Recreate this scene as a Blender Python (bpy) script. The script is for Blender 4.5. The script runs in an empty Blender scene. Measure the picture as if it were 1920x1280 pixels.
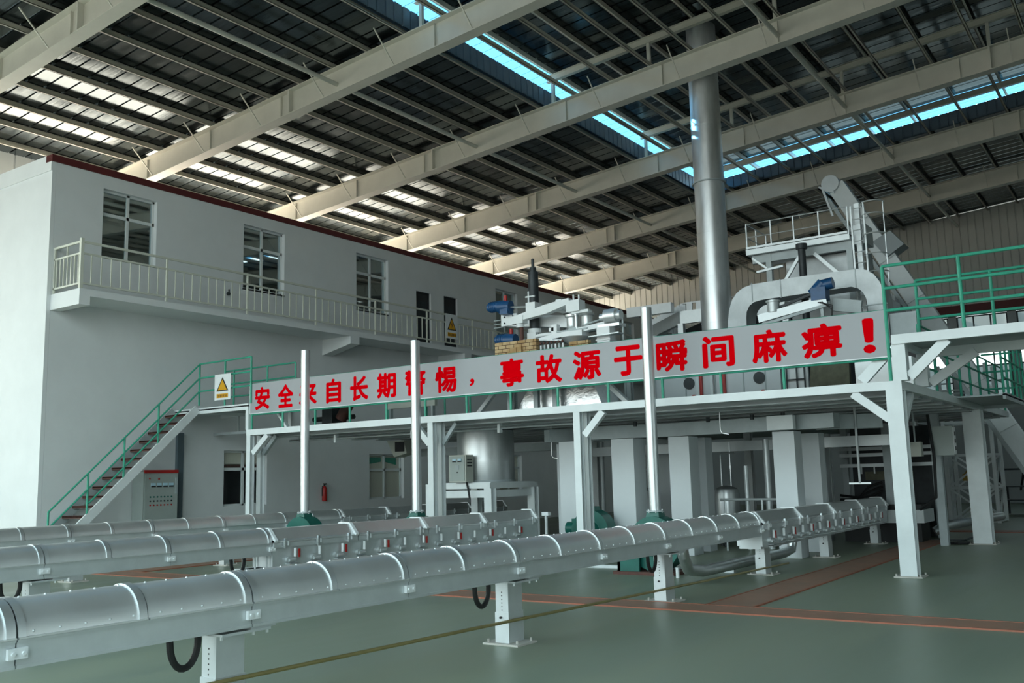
import bpy, math, random
from mathutils import Vector, Matrix
random.seed(7)
SC = bpy.context.scene
COL = SC.collection

# ------------------------------------------------------------------ camera
def look(yaw, pitch, roll):
    f = Vector((math.sin(yaw)*math.cos(pitch), math.cos(yaw)*math.cos(pitch), math.sin(pitch)))
    r = Vector((math.cos(yaw), -math.sin(yaw), 0)); u = r.cross(f)
    r2 = r*math.cos(roll)+u*math.sin(roll); u2 = -r*math.sin(roll)+u*math.cos(roll)
    return Matrix(((r2.x, u2.x, -f.x, 0), (r2.y, u2.y, -f.y, 0), (r2.z, u2.z, -f.z, 1.6), (0, 0, 0, 1)))
cam = bpy.data.cameras.new('camera'); co = bpy.data.objects.new('camera', cam); COL.objects.link(co)
co.matrix_world = look(-0.606186, 0.143793, -0.025766)
cam.sensor_fit = 'HORIZONTAL'; cam.sensor_width = 36; cam.lens = 1776.07/1920*36
cam.clip_start = .05; cam.clip_end = 400
SC.camera = co

# ------------------------------------------------------------------ world, sun, exposure
SC.view_settings.view_transform = 'Standard'; SC.view_settings.look = 'None'
SC.view_settings.gamma = 1; SC.view_settings.use_curve_mapping = False
SC.view_settings.exposure = 1.85
W = bpy.data.worlds.new('sky'); SC.world = W; W.use_nodes = True
nt = W.node_tree; bg = nt.nodes['Background']
tc = nt.nodes.new('ShaderNodeTexCoord'); sx = nt.nodes.new('ShaderNodeSeparateXYZ'); cr = nt.nodes.new('ShaderNodeValToRGB')
nt.links.new(tc.outputs['Generated'], sx.inputs[0])
mp = nt.nodes.new('ShaderNodeMapRange'); mp.inputs[1].default_value = -1; mp.inputs[2].default_value = 1
nt.links.new(sx.outputs['Z'], mp.inputs[0]); nt.links.new(mp.outputs[0], cr.inputs[0])
e = cr.color_ramp.elements
e[0].position = .0; e[0].color = (.30, .32, .31, 1)
e[1].position = 1.0; e[1].color = (.50, .80, .95, 1)
for p, c in ((.495, (.34, .37, .36, 1)), (.505, (.90, 1.0, .99, 1)), (.7, (.73, .96, 1.0, 1))):
    q = cr.color_ramp.elements.new(p); q.color = c
nt.links.new(cr.outputs[0], bg.inputs[0]); bg.inputs[1].default_value = 1.0
sun = bpy.data.lights.new('sun', 'SUN'); so = bpy.data.objects.new('sun', sun); COL.objects.link(so)
sun.energy = 22; sun.angle = .01; sun.color = (1, .9, .78)
so.rotation_euler = Vector((-.87, .04, .47)).to_track_quat('Z', 'Y').to_euler()

# ------------------------------------------------------------------ materials
def mat(name, col, rough=.5, metal=0., var=0., scale=3., stretch=(1, 1, 1), bump=0., rvar=0., col2=None, bscale=None):
    m = bpy.data.materials.new(name); m.use_nodes = True
    t = m.node_tree; b = t.nodes['Principled BSDF']
    b.inputs['Base Color'].default_value = (*col, 1); b.inputs['Roughness'].default_value = rough; b.inputs['Metallic'].default_value = metal
    if var or bump or rvar or col2:
        c = t.nodes.new('ShaderNodeTexCoord'); mpn = t.nodes.new('ShaderNodeMapping'); mpn.inputs['Scale'].default_value = stretch
        n = t.nodes.new('ShaderNodeTexNoise'); n.inputs['Scale'].default_value = scale; n.inputs['Detail'].default_value = 6; n.inputs['Roughness'].default_value = .6
        t.links.new(c.outputs['Object'], mpn.inputs[0]); t.links.new(mpn.outputs[0], n.inputs['Vector'])
        if var or col2:
            r = t.nodes.new('ShaderNodeValToRGB'); r.color_ramp.elements[0].position = .35; r.color_ramp.elements[1].position = .68
            a = col2 or tuple(max(0, x*(1-var)) for x in col)
            z = col if col2 else tuple(min(1, x*(1+var)) for x in col)
            r.color_ramp.elements[0].color = (*a, 1); r.color_ramp.elements[1].color = (*z, 1)
            t.links.new(n.outputs['Fac'], r.inputs[0]); t.links.new(r.outputs[0], b.inputs['Base Color'])
        if rvar:
            q = t.nodes.new('ShaderNodeMapRange'); q.inputs[1].default_value = .3; q.inputs[2].default_value = .7
            q.inputs[3].default_value = max(.02, rough-rvar); q.inputs[4].default_value = min(1, rough+rvar)
            t.links.new(n.outputs['Fac'], q.inputs[0]); t.links.new(q.outputs[0], b.inputs['Roughness'])
        if bump:
            n2 = n
            if bscale:
                n2 = t.nodes.new('ShaderNodeTexNoise'); n2.inputs['Scale'].default_value = bscale; n2.inputs['Detail'].default_value = 4
                t.links.new(mpn.outputs[0], n2.inputs['Vector'])
            bp = t.nodes.new('ShaderNodeBump'); bp.inputs['Strength'].default_value = bump; bp.inputs['Distance'].default_value = .02
            t.links.new(n2.outputs['Fac'], bp.inputs['Height']); t.links.new(bp.outputs[0], b.inputs['Normal'])
    return m
M = dict(
    floor=mat('green epoxy floor', (.26, .295, .215), .42, 0, scale=1.1, stretch=(1, .14, 1), rvar=.10, col2=(.19, .235, .18)),
    strip=mat('worn orange paint', (.36, .19, .13), .5, 0, scale=2.2, col2=(.28, .17, .12)),
    stripedge=mat('orange edge', (.36, .12, .07), .5),
    plaster=mat('white plaster', (.72, .75, .76), .75, 0, .03, 1.2, bump=.03, bscale=60),
    concrete=mat('pale concrete', (.52, .50, .46), .8, 0, .1, 2),
    red=mat('dark red coping', (.10, .013, .013), .6, 0, .1, 2),
    clad=mat('cream cladding', (.55, .56, .52), .5, 0, .05, .8),
    clad_grey=mat('grey cladding', (.32, .36, .37), .5, 0, .05, .8),
    roof=mat('dull zinc roof sheet', (.10, .125, .135), .15, .92, .15, 1.6, (.35, 3, 1), .30, .08),
    fascia=mat('blue grey fascia sheet', (.12, .17, .22), .4, .4, .1, 2),
    rafter=mat('cream painted steel', (.62, .61, .54), .5, 0, .05, 1.5),
    purlin=mat('purlin steel', (.58, .57, .49), .5, 0, .06, 2),
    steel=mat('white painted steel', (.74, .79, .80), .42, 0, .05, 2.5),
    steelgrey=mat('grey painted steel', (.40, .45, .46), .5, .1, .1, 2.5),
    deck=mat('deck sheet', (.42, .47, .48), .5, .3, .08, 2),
    galv=mat('galvanised sheet', (.76, .78, .78), .38, .75, .04, 3, (1, 1, 1), .02, .05),
    silver=mat('silver paint', (.62, .66, .67), .42, .5, .05, 5, bump=.03, rvar=.05),
    chrome=mat('polished tin sheet', (.74, .77, .78), .38, .85, .12, 3, (1, 1, .3), .12, .08),
    pole=mat('bright zinc tube', (.60, .63, .64), .32, .8, .06, 6, (1, 1, .2)),
    duct=mat('weathered duct sheet', (.46, .49, .50), .5, .6, .12, 2.5, bump=.05),
    railcream=mat('cream rail paint', (.62, .64, .56), .45),
    foil=mat('crumpled foil', (.70, .72, .73), .25, .9, .1, 6, bump=.7),
    green=mat('green rail paint', (.045, .36, .24), .42, 0, .12, 6),
    dgreen=mat('dark green machine paint', (.008, .12, .095), .4, 0, .15, 4),
    blue=mat('blue motor paint', (.012, .075, .20), .38, 0, .15, 6),
    white=mat('white paint', (.80, .83, .84), .4, 0, .03, 4),
    board=mat('grey banner board', (.36, .37, .39), .5, 0, .03, .6),
    letter=mat('red lettering', (.72, .0, .004), .7),
    black=mat('black rubber', (.012, .013, .014), .55),
    darksteel=mat('dark steel', (.035, .042, .046), .5, .3, .2, 4),
    rust=mat('red brown tread', (.11, .045, .035), .7, 0, .2, 6),
    redp=mat('red enamel', (.42, .018, .015), .4),
    brass=mat('brass tube', (.36, .30, .13), .35, .5, .1, 6),
    yellow=mat('sign yellow', (.72, .36, .0), .5),
    yellowp=mat('yellow hoist', (.45, .28, .04), .5),
    cab=mat('cabinet grey', (.36, .41, .39), .5, 0, .04, 3),
    cabside=mat('beige box', (.50, .52, .46), .5, 0, .04, 3),
    brick=None, beige=mat('beige blind', (.80, .72, .62), .8),  # beige stands for daylight seen through the ground floor rooms
    dark=mat('dark opening', (.02, .025, .027), .6),
    door=mat('dark door', (.018, .018, .02), .35),
    frame=mat('white window frame', (.70, .74, .74), .4),
    column=mat('white plastered pier', (.66, .70, .72), .7, 0, .03, 1.5),
    lightblue=mat('meter face', (.45, .65, .75), .3),
    canvas=mat('olive canvas', (.14, .14, .10), .9, 0, .2, 5, bump=.5),
    cloth=mat('pale cloth', (.55, .60, .62), .8),
)
M['letter'].node_tree.nodes['Principled BSDF'].inputs['Specular IOR Level'].default_value = 0
def glass(name, tint, lo, hi, gc=(1, 1, 1)):
    m = bpy.data.materials.new(name); m.use_nodes = True; t = m.node_tree
    for n in list(t.nodes): t.nodes.remove(n)
    o = t.nodes.new('ShaderNodeOutputMaterial'); mx = t.nodes.new('ShaderNodeMixShader')
    tr = t.nodes.new('ShaderNodeBsdfTransparent'); tr.inputs[0].default_value = (*tint, 1)
    g = t.nodes.new('ShaderNodeBsdfGlossy'); g.inputs['Roughness'].default_value = .02
    g.inputs[0].default_value = (*gc, 1)
    lw = t.nodes.new('ShaderNodeLayerWeight'); lw.inputs[0].default_value = .5
    pw = t.nodes.new('ShaderNodeMath'); pw.operation = 'POWER'; pw.inputs[1].default_value = 3
    fr = t.nodes.new('ShaderNodeMapRange'); fr.inputs[3].default_value = lo; fr.inputs[4].default_value = hi
    t.links.new(lw.outputs['Facing'], pw.inputs[0]); t.links.new(pw.outputs[0], fr.inputs[0])
    t.links.new(fr.outputs[0], mx.inputs[0]); t.links.new(tr.outputs[0], mx.inputs[1]); t.links.new(g.outputs[0], mx.inputs[2]); t.links.new(mx.outputs[0], o.inputs[0])
    return m
M['glass'] = glass('window glass', (.50, .62, .66), .42, .9, (.86, .97, 1.0))
M['clear'] = glass('clear glass', (.94, .97, .97), .03, .7)
def translucent(name, c, mixf):
    m = bpy.data.materials.new(name); m.use_nodes = True; t = m.node_tree
    for n in list(t.nodes): t.nodes.remove(n)
    o = t.nodes.new('ShaderNodeOutputMaterial'); mx = t.nodes.new('ShaderNodeMixShader')
    a = t.nodes.new('ShaderNodeBsdfTranslucent'); a.inputs[0].default_value = (*c, 1)
    b = t.nodes.new('ShaderNodeBsdfTransparent'); b.inputs[0].default_value = (*c, 1)
    mx.inputs[0].default_value = mixf
    t.links.new(a.outputs[0], mx.inputs[1]); t.links.new(b.outputs[0], mx.inputs[2]); t.links.new(mx.outputs[0], o.inputs[0])
    return m
M['skylight'] = translucent('cyan skylight sheet', (.04, .145, .27), .55)
M['frost'] = translucent('frosted pane', (.31, .335, .34), .0)
def brickmat():
    m = mat('fire brick', (.5, .32, .15), .85); t = m.node_tree; b = t.nodes['Principled BSDF']
    c = t.nodes.new('ShaderNodeTexCoord'); n = t.nodes.new('ShaderNodeTexNoise'); n.inputs['Scale'].default_value = 4
    r = t.nodes.new('ShaderNodeValToRGB'); r.color_ramp.elements[0].color = (.40, .25, .11, 1); r.color_ramp.elements[1].color = (.55, .40, .22, 1)
    r.color_ramp.elements[0].position = .4; r.color_ramp.elements[1].position = .6
    t.links.new(c.outputs['Object'], n.inputs[0]); t.links.new(n.outputs['Fac'], r.inputs[0]); t.links.new(r.outputs[0], b.inputs['Base Color'])
    return m
M['brick'] = brickmat()

# ------------------------------------------------------------------ mesh builder
ORG = {}
V = Vector
class B:
    def __init__(s): s.v = []; s.f = []
    def add(s, vs, fs):
        k = len(s.v); s.v += [tuple(x) for x in vs]; s.f += [tuple(i+k for i in f) for f in fs]; return s
    def box(s, x0, x1, y0, y1, z0, z1):
        x0, x1 = min(x0, x1), max(x0, x1); y0, y1 = min(y0, y1), max(y0, y1); z0, z1 = min(z0, z1), max(z0, z1)
        return s.add([(x, y, z) for z in (z0, z1) for y in (y0, y1) for x in (x0, x1)],
                     [(0, 2, 3, 1), (4, 5, 7, 6), (0, 1, 5, 4), (2, 6, 7, 3), (0, 4, 6, 2), (1, 3, 7, 5)])
    def cbox(s, x, y, z, a, b, c): return s.box(x-a/2, x+a/2, y-b/2, y+b/2, z-c/2, z+c/2)
    def frame(s, p, q, up=(0, 0, 1)):
        p, q = V(p), V(q); d = (q-p).normalized(); up = V(up)
        if abs(d.dot(up)) > .98: up = V((0, 1, 0)) if abs(d.y) < .9 else V((1, 0, 0))
        sd = d.cross(up).normalized(); u = sd.cross(d); return p, q, d, sd, u
    def bar(s, p, q, w, h, up=(0, 0, 1), w2=None, h2=None):
        p, q, d, sd, u = s.frame(p, q, up); w2 = w if w2 is None else w2; h2 = h if h2 is None else h2; vs = []
        for c, a, b in ((p, w, h), (q, w2, h2)):
            for i, j in ((-1, -1), (1, -1), (1, 1), (-1, 1)): vs.append(c+sd*(i*a/2)+u*(j*b/2))
        return s.add(vs, [(3, 2, 1, 0), (4, 5, 6, 7), (0, 1, 5, 4), (1, 2, 6, 5), (2, 3, 7, 6), (3, 0, 4, 7)])
    def cyl(s, p, q, r, n=12, r2=None, cap=True):
        p, q, d, sd, u = s.frame(p, q); r2 = r if r2 is None else r2; vs = []
        for c, a in ((p, r), (q, r2)):
            for i in range(n):
                t = 2*math.pi*i/n; vs.append(c+sd*(a*math.cos(t))+u*(a*math.sin(t)))
        fs = [(i, (i+1) % n, n+(i+1) % n, n+i) for i in range(n)]
        if cap: fs += [tuple(range(n-1, -1, -1)), tuple(range(n, 2*n))]
        return s.add(vs, fs)
    def tube(s, pts, r, n=8):
        pts = [V(p) for p in pts]; vs = []; prev = None
        for i, p in enumerate(pts):
            d = (pts[min(i+1, len(pts)-1)]-pts[max(i-1, 0)]).normalized()
            up = V((0, 0, 1)) if prev is None else prev
            if abs(d.dot(up)) > .95: up = V((0, 1, 0)) if abs(d.y) < .9 else V((1, 0, 0))
            sd = d.cross(up).normalized(); u = sd.cross(d); prev = u
            for k in range(n):
                t = 2*math.pi*k/n; vs.append(p+sd*(r*math.cos(t))+u*(r*math.sin(t)))
        fs = []
        for i in range(len(pts)-1):
            for k in range(n): fs.append((i*n+k, i*n+(k+1) % n, (i+1)*n+(k+1) % n, (i+1)*n+k))
        m = (len(pts)-1)*n
        fs += [tuple(range(n-1, -1, -1)), tuple(range(m, m+n))]
        return s.add(vs, fs)
    def prism(s, poly, axis, a, b):
        def P(u, v, w): return {'x': (w, u, v), 'y': (u, w, v), 'z': (u, v, w)}[axis]
        n = len(poly); vs = [P(u, v, a) for u, v in poly]+[P(u, v, b) for u, v in poly]
        return s.add(vs, [tuple(range(n)), tuple(range(2*n-1, n-1, -1))]+[(i, n+i, n+(i+1) % n, (i+1) % n) for i in range(n)])
    def lathe(s, prof, c, n=24):
        vs = []
        for r, z in prof:
            for i in range(n):
                t = 2*math.pi*i/n; vs.append((c[0]+r*math.cos(t), c[1]+r*math.sin(t), z))
        fs = [(k*n+i, k*n+(i+1) % n, (k+1)*n+(i+1) % n, (k+1)*n+i) for k in range(len(prof)-1) for i in range(n)]
        fs += [tuple(range(n-1, -1, -1)), tuple(range((len(prof)-1)*n, len(prof)*n))]
        return s.add(vs, fs)
    def ibeam(s, p, q, w, h, t=.02, up=(0, 0, 1)):
        p, q, d, sd, u = s.frame(p, q, up)
        s.bar(p+u*(h/2-t/2), q+u*(h/2-t/2), w, t, up); s.bar(p-u*(h/2-t/2), q-u*(h/2-t/2), w, t, up)
        return s.bar(p, q, t, h-2*t, up)
    def hcol(s, x, y, z0, z1, w, t=.018, axis='y'):
        # H section post, flanges face +-axis
        if axis == 'y':
            s.box(x-w/2, x+w/2, y-w/2, y-w/2+t, z0, z1); s.box(x-w/2, x+w/2, y+w/2-t, y+w/2, z0, z1); s.box(x-t/2, x+t/2, y-w/2+t, y+w/2-t, z0, z1)
        else:
            s.box(x-w/2, x-w/2+t, y-w/2, y+w/2, z0, z1); s.box(x+w/2-t, x+w/2, y-w/2, y+w/2, z0, z1); s.box(x-w/2+t, x+w/2-t, y-t/2, y+t/2, z0, z1)
        return s
    def ball(s, c, r, n=8):
        prof = [(max(1e-4, r*math.sin(math.pi*k/6)), c[2]-r*math.cos(math.pi*k/6)) for k in range(7)]
        return s.lathe(prof, c, n)
    def build(s, name, m, parent=None, smooth=False, kind=None, label=None, cat=None, group=None, org=None):
        if parent is not None: o0 = ORG[parent.name]
        elif org: o0 = V(org)
        else:
            xs, ys, zs = zip(*s.v); o0 = V(((min(xs)+max(xs))/2, (min(ys)+max(ys))/2, min(zs)))
        me = bpy.data.meshes.new(name); me.from_pydata([V(x)-o0 for x in s.v], [], s.f); me.materials.append(M[m] if isinstance(m, str) else m)
        if smooth:
            me.polygons.foreach_set('use_smooth', [True]*len(me.polygons)); me.set_sharp_from_angle(angle=math.radians(38))
        me.validate(); me.update()
        o = bpy.data.objects.new(name, me); COL.objects.link(o); ORG[o.name] = o0
        if parent is not None: o.parent = parent
        else: o.location = o0
        tagp(o, label, cat, group, kind); return o
def tagp(o, label=None, cat=None, group=None, kind=None):
    for k, v in (('label', label), ('category', cat), ('group', group), ('kind', kind)):
        if v: o[k] = v
def thing(name, label, cat, loc, group=None, kind=None):
    o = bpy.data.objects.new(name, None); COL.objects.link(o); o.location = loc; ORG[o.name] = V(loc)
    o.empty_display_size = .2
    tagp(o, label, cat, group, kind); return o
def dup(root, loc, label=None):
    def cp(o, par):
        c = o.copy(); COL.objects.link(c); ORG[c.name] = ORG[o.name]
        if par is not None: c.parent = par
        for ch in [x for x in KIDS.get(o.name, ())]: cp(ch, c)
        return c
    KIDS.clear()
    for x in COL.objects:
        if x.parent: KIDS.setdefault(x.parent.name, []).append(x)
    r = cp(root, None); r.location = loc; ORG[r.name] = V(loc)
    if label: r['label'] = label
    return r
KIDS = {}

# ------------------------------------------------------------------ setting: floor, walls
S = dict(kind='structure')
B().add([(x, y, -.31) for x, y in ((-200, -200), (200, -200), (200, 250), (-200, 250))], [(0, 1, 2, 3)]).build('ground', mat('asphalt yard', (.06, .063, .06), .9), label='asphalt ground outside the hall', cat='ground', **S)
B().box(-90, -28, 5, 60, -.31, -.28).build('bounce_paving', mat('pale paving', (.62, .54, .46), .9), label='pale paving added unseen outside the hall to bounce sun onto its roof', cat='ground', **S)  # unseen pale ground added to reflect sun onto the roof underside
B().box(-28, 16.3, -3.2, 47.2, -.3, 0).build('floor', 'floor', label='green epoxy coated concrete floor of the hall', cat='floor', **S)
def strip(x0, x1, y0, y1, lab):
    t = thing('floor_strip', lab, 'floor strip', ((x0+x1)/2, (y0+y1)/2, 0), 'orange strips on the floor', 'structure')
    B().box(x0, x1, y0, y1, 0, .012).build('strip_surface', 'strip', t)
    b = B(); e = .03
    b.box(x0, x1, y0-e, y0, 0, .016).box(x0, x1, y1, y1+e, 0, .016) if x1-x0 > y1-y0 else b.box(x0-e, x0, y0, y1, 0, .016).box(x1, x1+e, y0, y1, 0, .016)
    b.build('edge', 'stripedge', t)
strip(-21, 16, 10.62, 11.15, 'orange floor strip crossing the whole floor in front of the platform')
strip(-4.93, -4.36, 11.15, 23.05, 'orange floor strip running under the platform past the corner post')
strip(-17.2, -16.6, 11.15, 16, 'orange floor strip under the farthest silver conveyor')
strip(-16, 16, 26.1, 26.7, 'thin orange floor strip at the far edge of the platform')
B().box(-5.2, -4.0, 23.1, 23.16, 0, .02).box(-4.06, -4.0, 23.1, 25.2, 0, .02).build('pit_cover', 'darksteel', label='dark steel edging of a floor pit beyond the orange strip', cat='pit cover')

def ribbed(axis_pts, extr, flat, groove, depth, normal):
    pass
def clad(name, m, p0, p1, z0, ztop, pitch, out, label, kind='structure', gw=.03, gd=.03):
    """vertical ribbed sheet from p0 to p1 (xy), ztop(x,y) gives the top; out = normal of the ribs"""
    p0, p1, out = V(p0), V(p1), V(out); L = (p1-p0).length; d = (p1-p0)/L; n = int(L/pitch); prof = []
    for i in range(n):
        a = i*pitch
        prof += [(a, 0), (a+pitch-gw*2, 0), (a+pitch-gw*1.5, gd), (a+pitch-gw*.5, gd)]
    prof.append((L, 0)); bb = B(); vs = []
    for a, h in prof:
        q = p0+d*a-out*h; vs.append((q.x, q.y, z0(q.x, q.y) if callable(z0) else z0)); vs.append((q.x, q.y, ztop(q.x, q.y)))
    fs = [(2*i, 2*i+2, 2*i+3, 2*i+1) for i in range(len(prof)-1)]
    bb.add(vs, fs)
    k = len(bb.v); back = [V(p)-V((out.x, out.y, 0))*.12 for p in (vs[0], vs[1], vs[-2], vs[-1])]
    bb.add(back, [(0, 1, 3, 2)])
    return bb.build(name, m, label=label, cat='wall', kind=kind)
RA = 13.6
def zr(x, a=RA): return a+.08*x
XL, XR, YN, YF = -27.6, 16.0, -3.0, 46.9
SWY = [(-2.6+4.6*i, 1.6+4.6*i) for i in range(3)]
b = B().box(XL-.3, XL, YN, YF, 0, 1.0).box(XL-.3, XL, 11.2, YF, 1.0, 9.45).box(XL-.3, XL, YN, 12.0, 9.0, 11.3)
for a, c in ((YN, SWY[0][0]), (SWY[0][1], SWY[1][0]), (SWY[1][1], SWY[2][0]), (SWY[2][1], 11.2)): b.box(XL-.3, XL, a, c, 1.0, 9.0)
b.build('wall_left', 'concrete', label='outer side wall of the hall behind the white block', cat='wall', **S)
for i, (a, c) in enumerate(SWY):  # unseen windows added as a broad soft light on the office end wall
    t = thing('window_%d' % (i+40), 'unseen tall frosted window added to light the office end wall, number %d from the camera' % (i+1), 'window', (XL-.15, (a+c)/2, 1), 'added light windows of the side wall', 'structure')
    B().box(XL-.17, XL-.16, a, c, 1.0, 9.0).build('pane', 'frost', t)
    b = B()
    for z in (1.04, 3.0, 5.0, 7.0, 8.96): b.box(XL-.2, XL-.1, a, c, z-.04, z+.04)
    for y in (a+.04, (a+c)/2, c-.04): b.box(XL-.2, XL-.1, y-.04, y+.04, 1.0, 9.0)
    b.build('window_frame', 'darksteel', t)
clad('wall_left_cladding', 'clad_grey', (XL, YN), (XL, YF), 10.55, lambda x, y: zr(x)+.2, .5, (1, 0), 'grey ribbed cladding above the open strip of the outer side wall')
RWY = [(-1.5+4.4*i, 2.1+4.4*i) for i in range(5)]
b = B().box(XR, XR+.3, YN, YF, 0, 1.2).box(XR, XR+.3, YN, YF, 4.2, zr(XR)+.4)
yy = [YN]+[v for w in RWY for v in w]+[YF]
for i in range(0, len(yy), 2): b.box(XR, XR+.3, yy[i], yy[i+1], 1.2, 4.2)
b.build('wall_right', 'clad_grey', label='grey side wall of the hall out of frame', cat='wall', **S)
for i, (a, c) in enumerate(RWY):  # unseen windows added so the conveyor lids catch a highlight
    t = thing('window_%d' % (i+50), 'unseen window added on the right to light the conveyor lids, number %d from the camera' % (i+1), 'window', (XR+.15, (a+c)/2, 1.2), 'added light windows on the right', 'structure')
    B().box(XR+.15, XR+.16, a, c, 1.2, 4.2).build('pane', 'clear', t)
    b = B()
    for z in (1.24, 2.7, 4.16): b.box(XR+.1, XR+.2, a, c, z-.04, z+.04)
    for y in (a+.04, (a+c)/2, c-.04): b.box(XR+.1, XR+.2, y-.04, y+.04, 1.2, 4.2)
    b.build('window_frame', 'darksteel', t)

B().box(3, XR+.3, YN-.3, YN, 0, 15).build('wall_near_baffle', 'clad_grey', label='unseen part of the near gable added behind the camera to narrow the daylight', cat='wall', **S)  # unseen wall added so daylight enters mostly from the left, behind
# far gable with window openings
WZ0, WZ1 = 4.7, 8.42
wins = [(-12.6+2.45*i, -12.6+2.45*i+2.1) for i in range(11)]
b = B()
b.box(XL, XR, YF, YF+.25, 0, WZ0)
xs = [XL]+[v for w in wins for v in w]+[XR]
for i in range(0, len(xs), 2): b.box(xs[i], xs[i+1], YF, YF+.25, WZ0, WZ1)
b.build('wall_far', 'clad_grey', label='plastered lower part of the far gable wall', cat='wall', **S)
clad('wall_far_cladding', 'clad', (XL, YF-.02), (XR, YF-.02), WZ1+.5, lambda x, y: zr(x)+(.25 if x < -8.3 else .09), .33, (0, -1), 'cream ribbed cladding on the far gable wall')
B().box(XL, XR, YF-.12, YF+.02, WZ1, WZ1+.5).build('trim_1', 'red', label='dark red band above the windows of the far gable wall', cat='trim', **S)
for i, (a, c) in enumerate(wins):
    t = thing('window_%d' % (i+20), 'gridded window in the far gable wall, number %d from its office block end' % (i+1), 'window', ((a+c)/2, YF+.1, WZ0), 'windows of the far gable wall', 'structure')
    b = B(); yy = YF+.08
    for x in (a+.03, (a+c)/2-.35, (a+c)/2+.35, c-.03): b.cbox(x, yy, (WZ0+WZ1)/2, .06, .06, WZ1-WZ0)
    for z in (WZ0+.03, 5.4, 6.1, 6.75, 7.55, WZ1-.03): b.box(a, c, yy-.03, yy+.03, z-.03, z+.03)
    b.build('window_frame', 'darksteel', t)
    B().box(a, c, yy+.035, yy+.04, WZ0, 6.1).build('lower_pane', 'frost', t)
    B().box(a, c, yy+.035, yy+.04, 6.1, 6.75).build('middle_pane', 'clear', t)
    B().box(a, c, yy+.035, yy+.04, 6.75, WZ1).build('upper_pane', 'frost', t)

# ------------------------------------------------------------------ roof
MX, MY = -14.35, 34.3          # opening of the raised roof
def roofsheet(name, x0, x1, y0, y1, a, m, label, pitch=.48, parent=None):
    n = int((y1-y0)/pitch); prof = []
    for i in range(n):
        y = y0+i*pitch; prof += [(y, 0), (y+pitch-.055, 0), (y+pitch-.045, .035), (y+pitch-.01, .035)]
    prof.append((y1, 0)); vs = []
    for y, h in prof: vs += [(x0, y, zr(x0, a)+h), (x1, y, zr(x1, a)+h)]
    bb = B().add(vs, [(2*i, 2*i+1, 2*i+3, 2*i+2) for i in range(len(prof)-1)])
    bb.add([(x0, y0, zr(x0, a)+.09), (x1, y0, zr(x1, a)+.09), (x1, y1, zr(x1, a)+.09), (x0, y1, zr(x0, a)+.09)], [(0, 1, 2, 3)])
    if parent is not None: return bb.build(name, m, parent)
    return bb.build(name, m, label=label, cat='roof', kind='structure')
SH = RA+.175
roofsheet('ceiling', XL-.5, MX, YN, YF+.3, SH, 'roof', 'dark ribbed metal roof sheeting over the office block side')
roofsheet('ceiling', MX, XR+.5, MY, YF+.3, SH, 'roof', 'dark ribbed metal roof sheeting towards the far gable wall')
MA = 14.78
roofsheet('ceiling', MX+.15, XR+.5, YN, MY+.35, MA, 'roof', 'dark ribbed metal sheeting of the raised roof part')
# translucent overhang
def skylight(x0, x1, y0, y1, lab):
    t = thing('skylight', lab, 'skylight', ((x0+x1)/2, (y0+y1)/2, zr(x0, MA)), 'cyan skylight strips', 'structure')
    B().add([(x0, y0, zr(x0, MA)), (x1, y0, zr(x1, MA)), (x1, y1, zr(x1, MA)), (x0, y1, zr(x0, MA))], [(0, 1, 2, 3)]).build('translucent_sheet', 'skylight', t)
    b = B(); y = y0
    if y1-y0 > 5:
        while y < y1: b.add([(x0, y, zr(x0, MA)-.01), (x1, y, zr(x1, MA)-.01), (x1, y+.022, zr(x1, MA)-.01), (x0, y+.022, zr(x0, MA)-.01)], [(0, 1, 2, 3)]); y += .48
    else:
        y = y0+.2
        while y < y1: b.add([(x0, y, zr(x0, MA)-.02), (x1, y, zr(x1, MA)-.02), (x1, y+.022, zr(x1, MA)-.02), (x0, y+.022, zr(x0, MA)-.02)], [(0, 1, 2, 3)]); y += .36
    b.build('seam', M_seam, t)
M_seam = mat('skylight seam', (.03, .25, .40), .5)
skylight(-16.6, MX+.15, YN, MY+1.9, 'long cyan skylight strip along the edge of the raised roof part')
skylight(MX+.15, XR+.5, MY+.35, MY+1.85, 'cyan skylight strip across the far end of the raised roof part')
clad('fascia', 'fascia', (MX+.05, MY), (MX+.05, YN), lambda x, y: zr(x)+.05, lambda x, y: zr(x)+.56, .3, (1, 0), 'dark ribbed upstand along the long skylight strip')
clad('fascia', 'fascia', (XR, MY-.02), (MX, MY-.02), lambda x, y: zr(x)+.05, lambda x, y: zr(x)+.5, .3, (0, -1), 'dark ribbed upstand under the far skylight strip')
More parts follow.
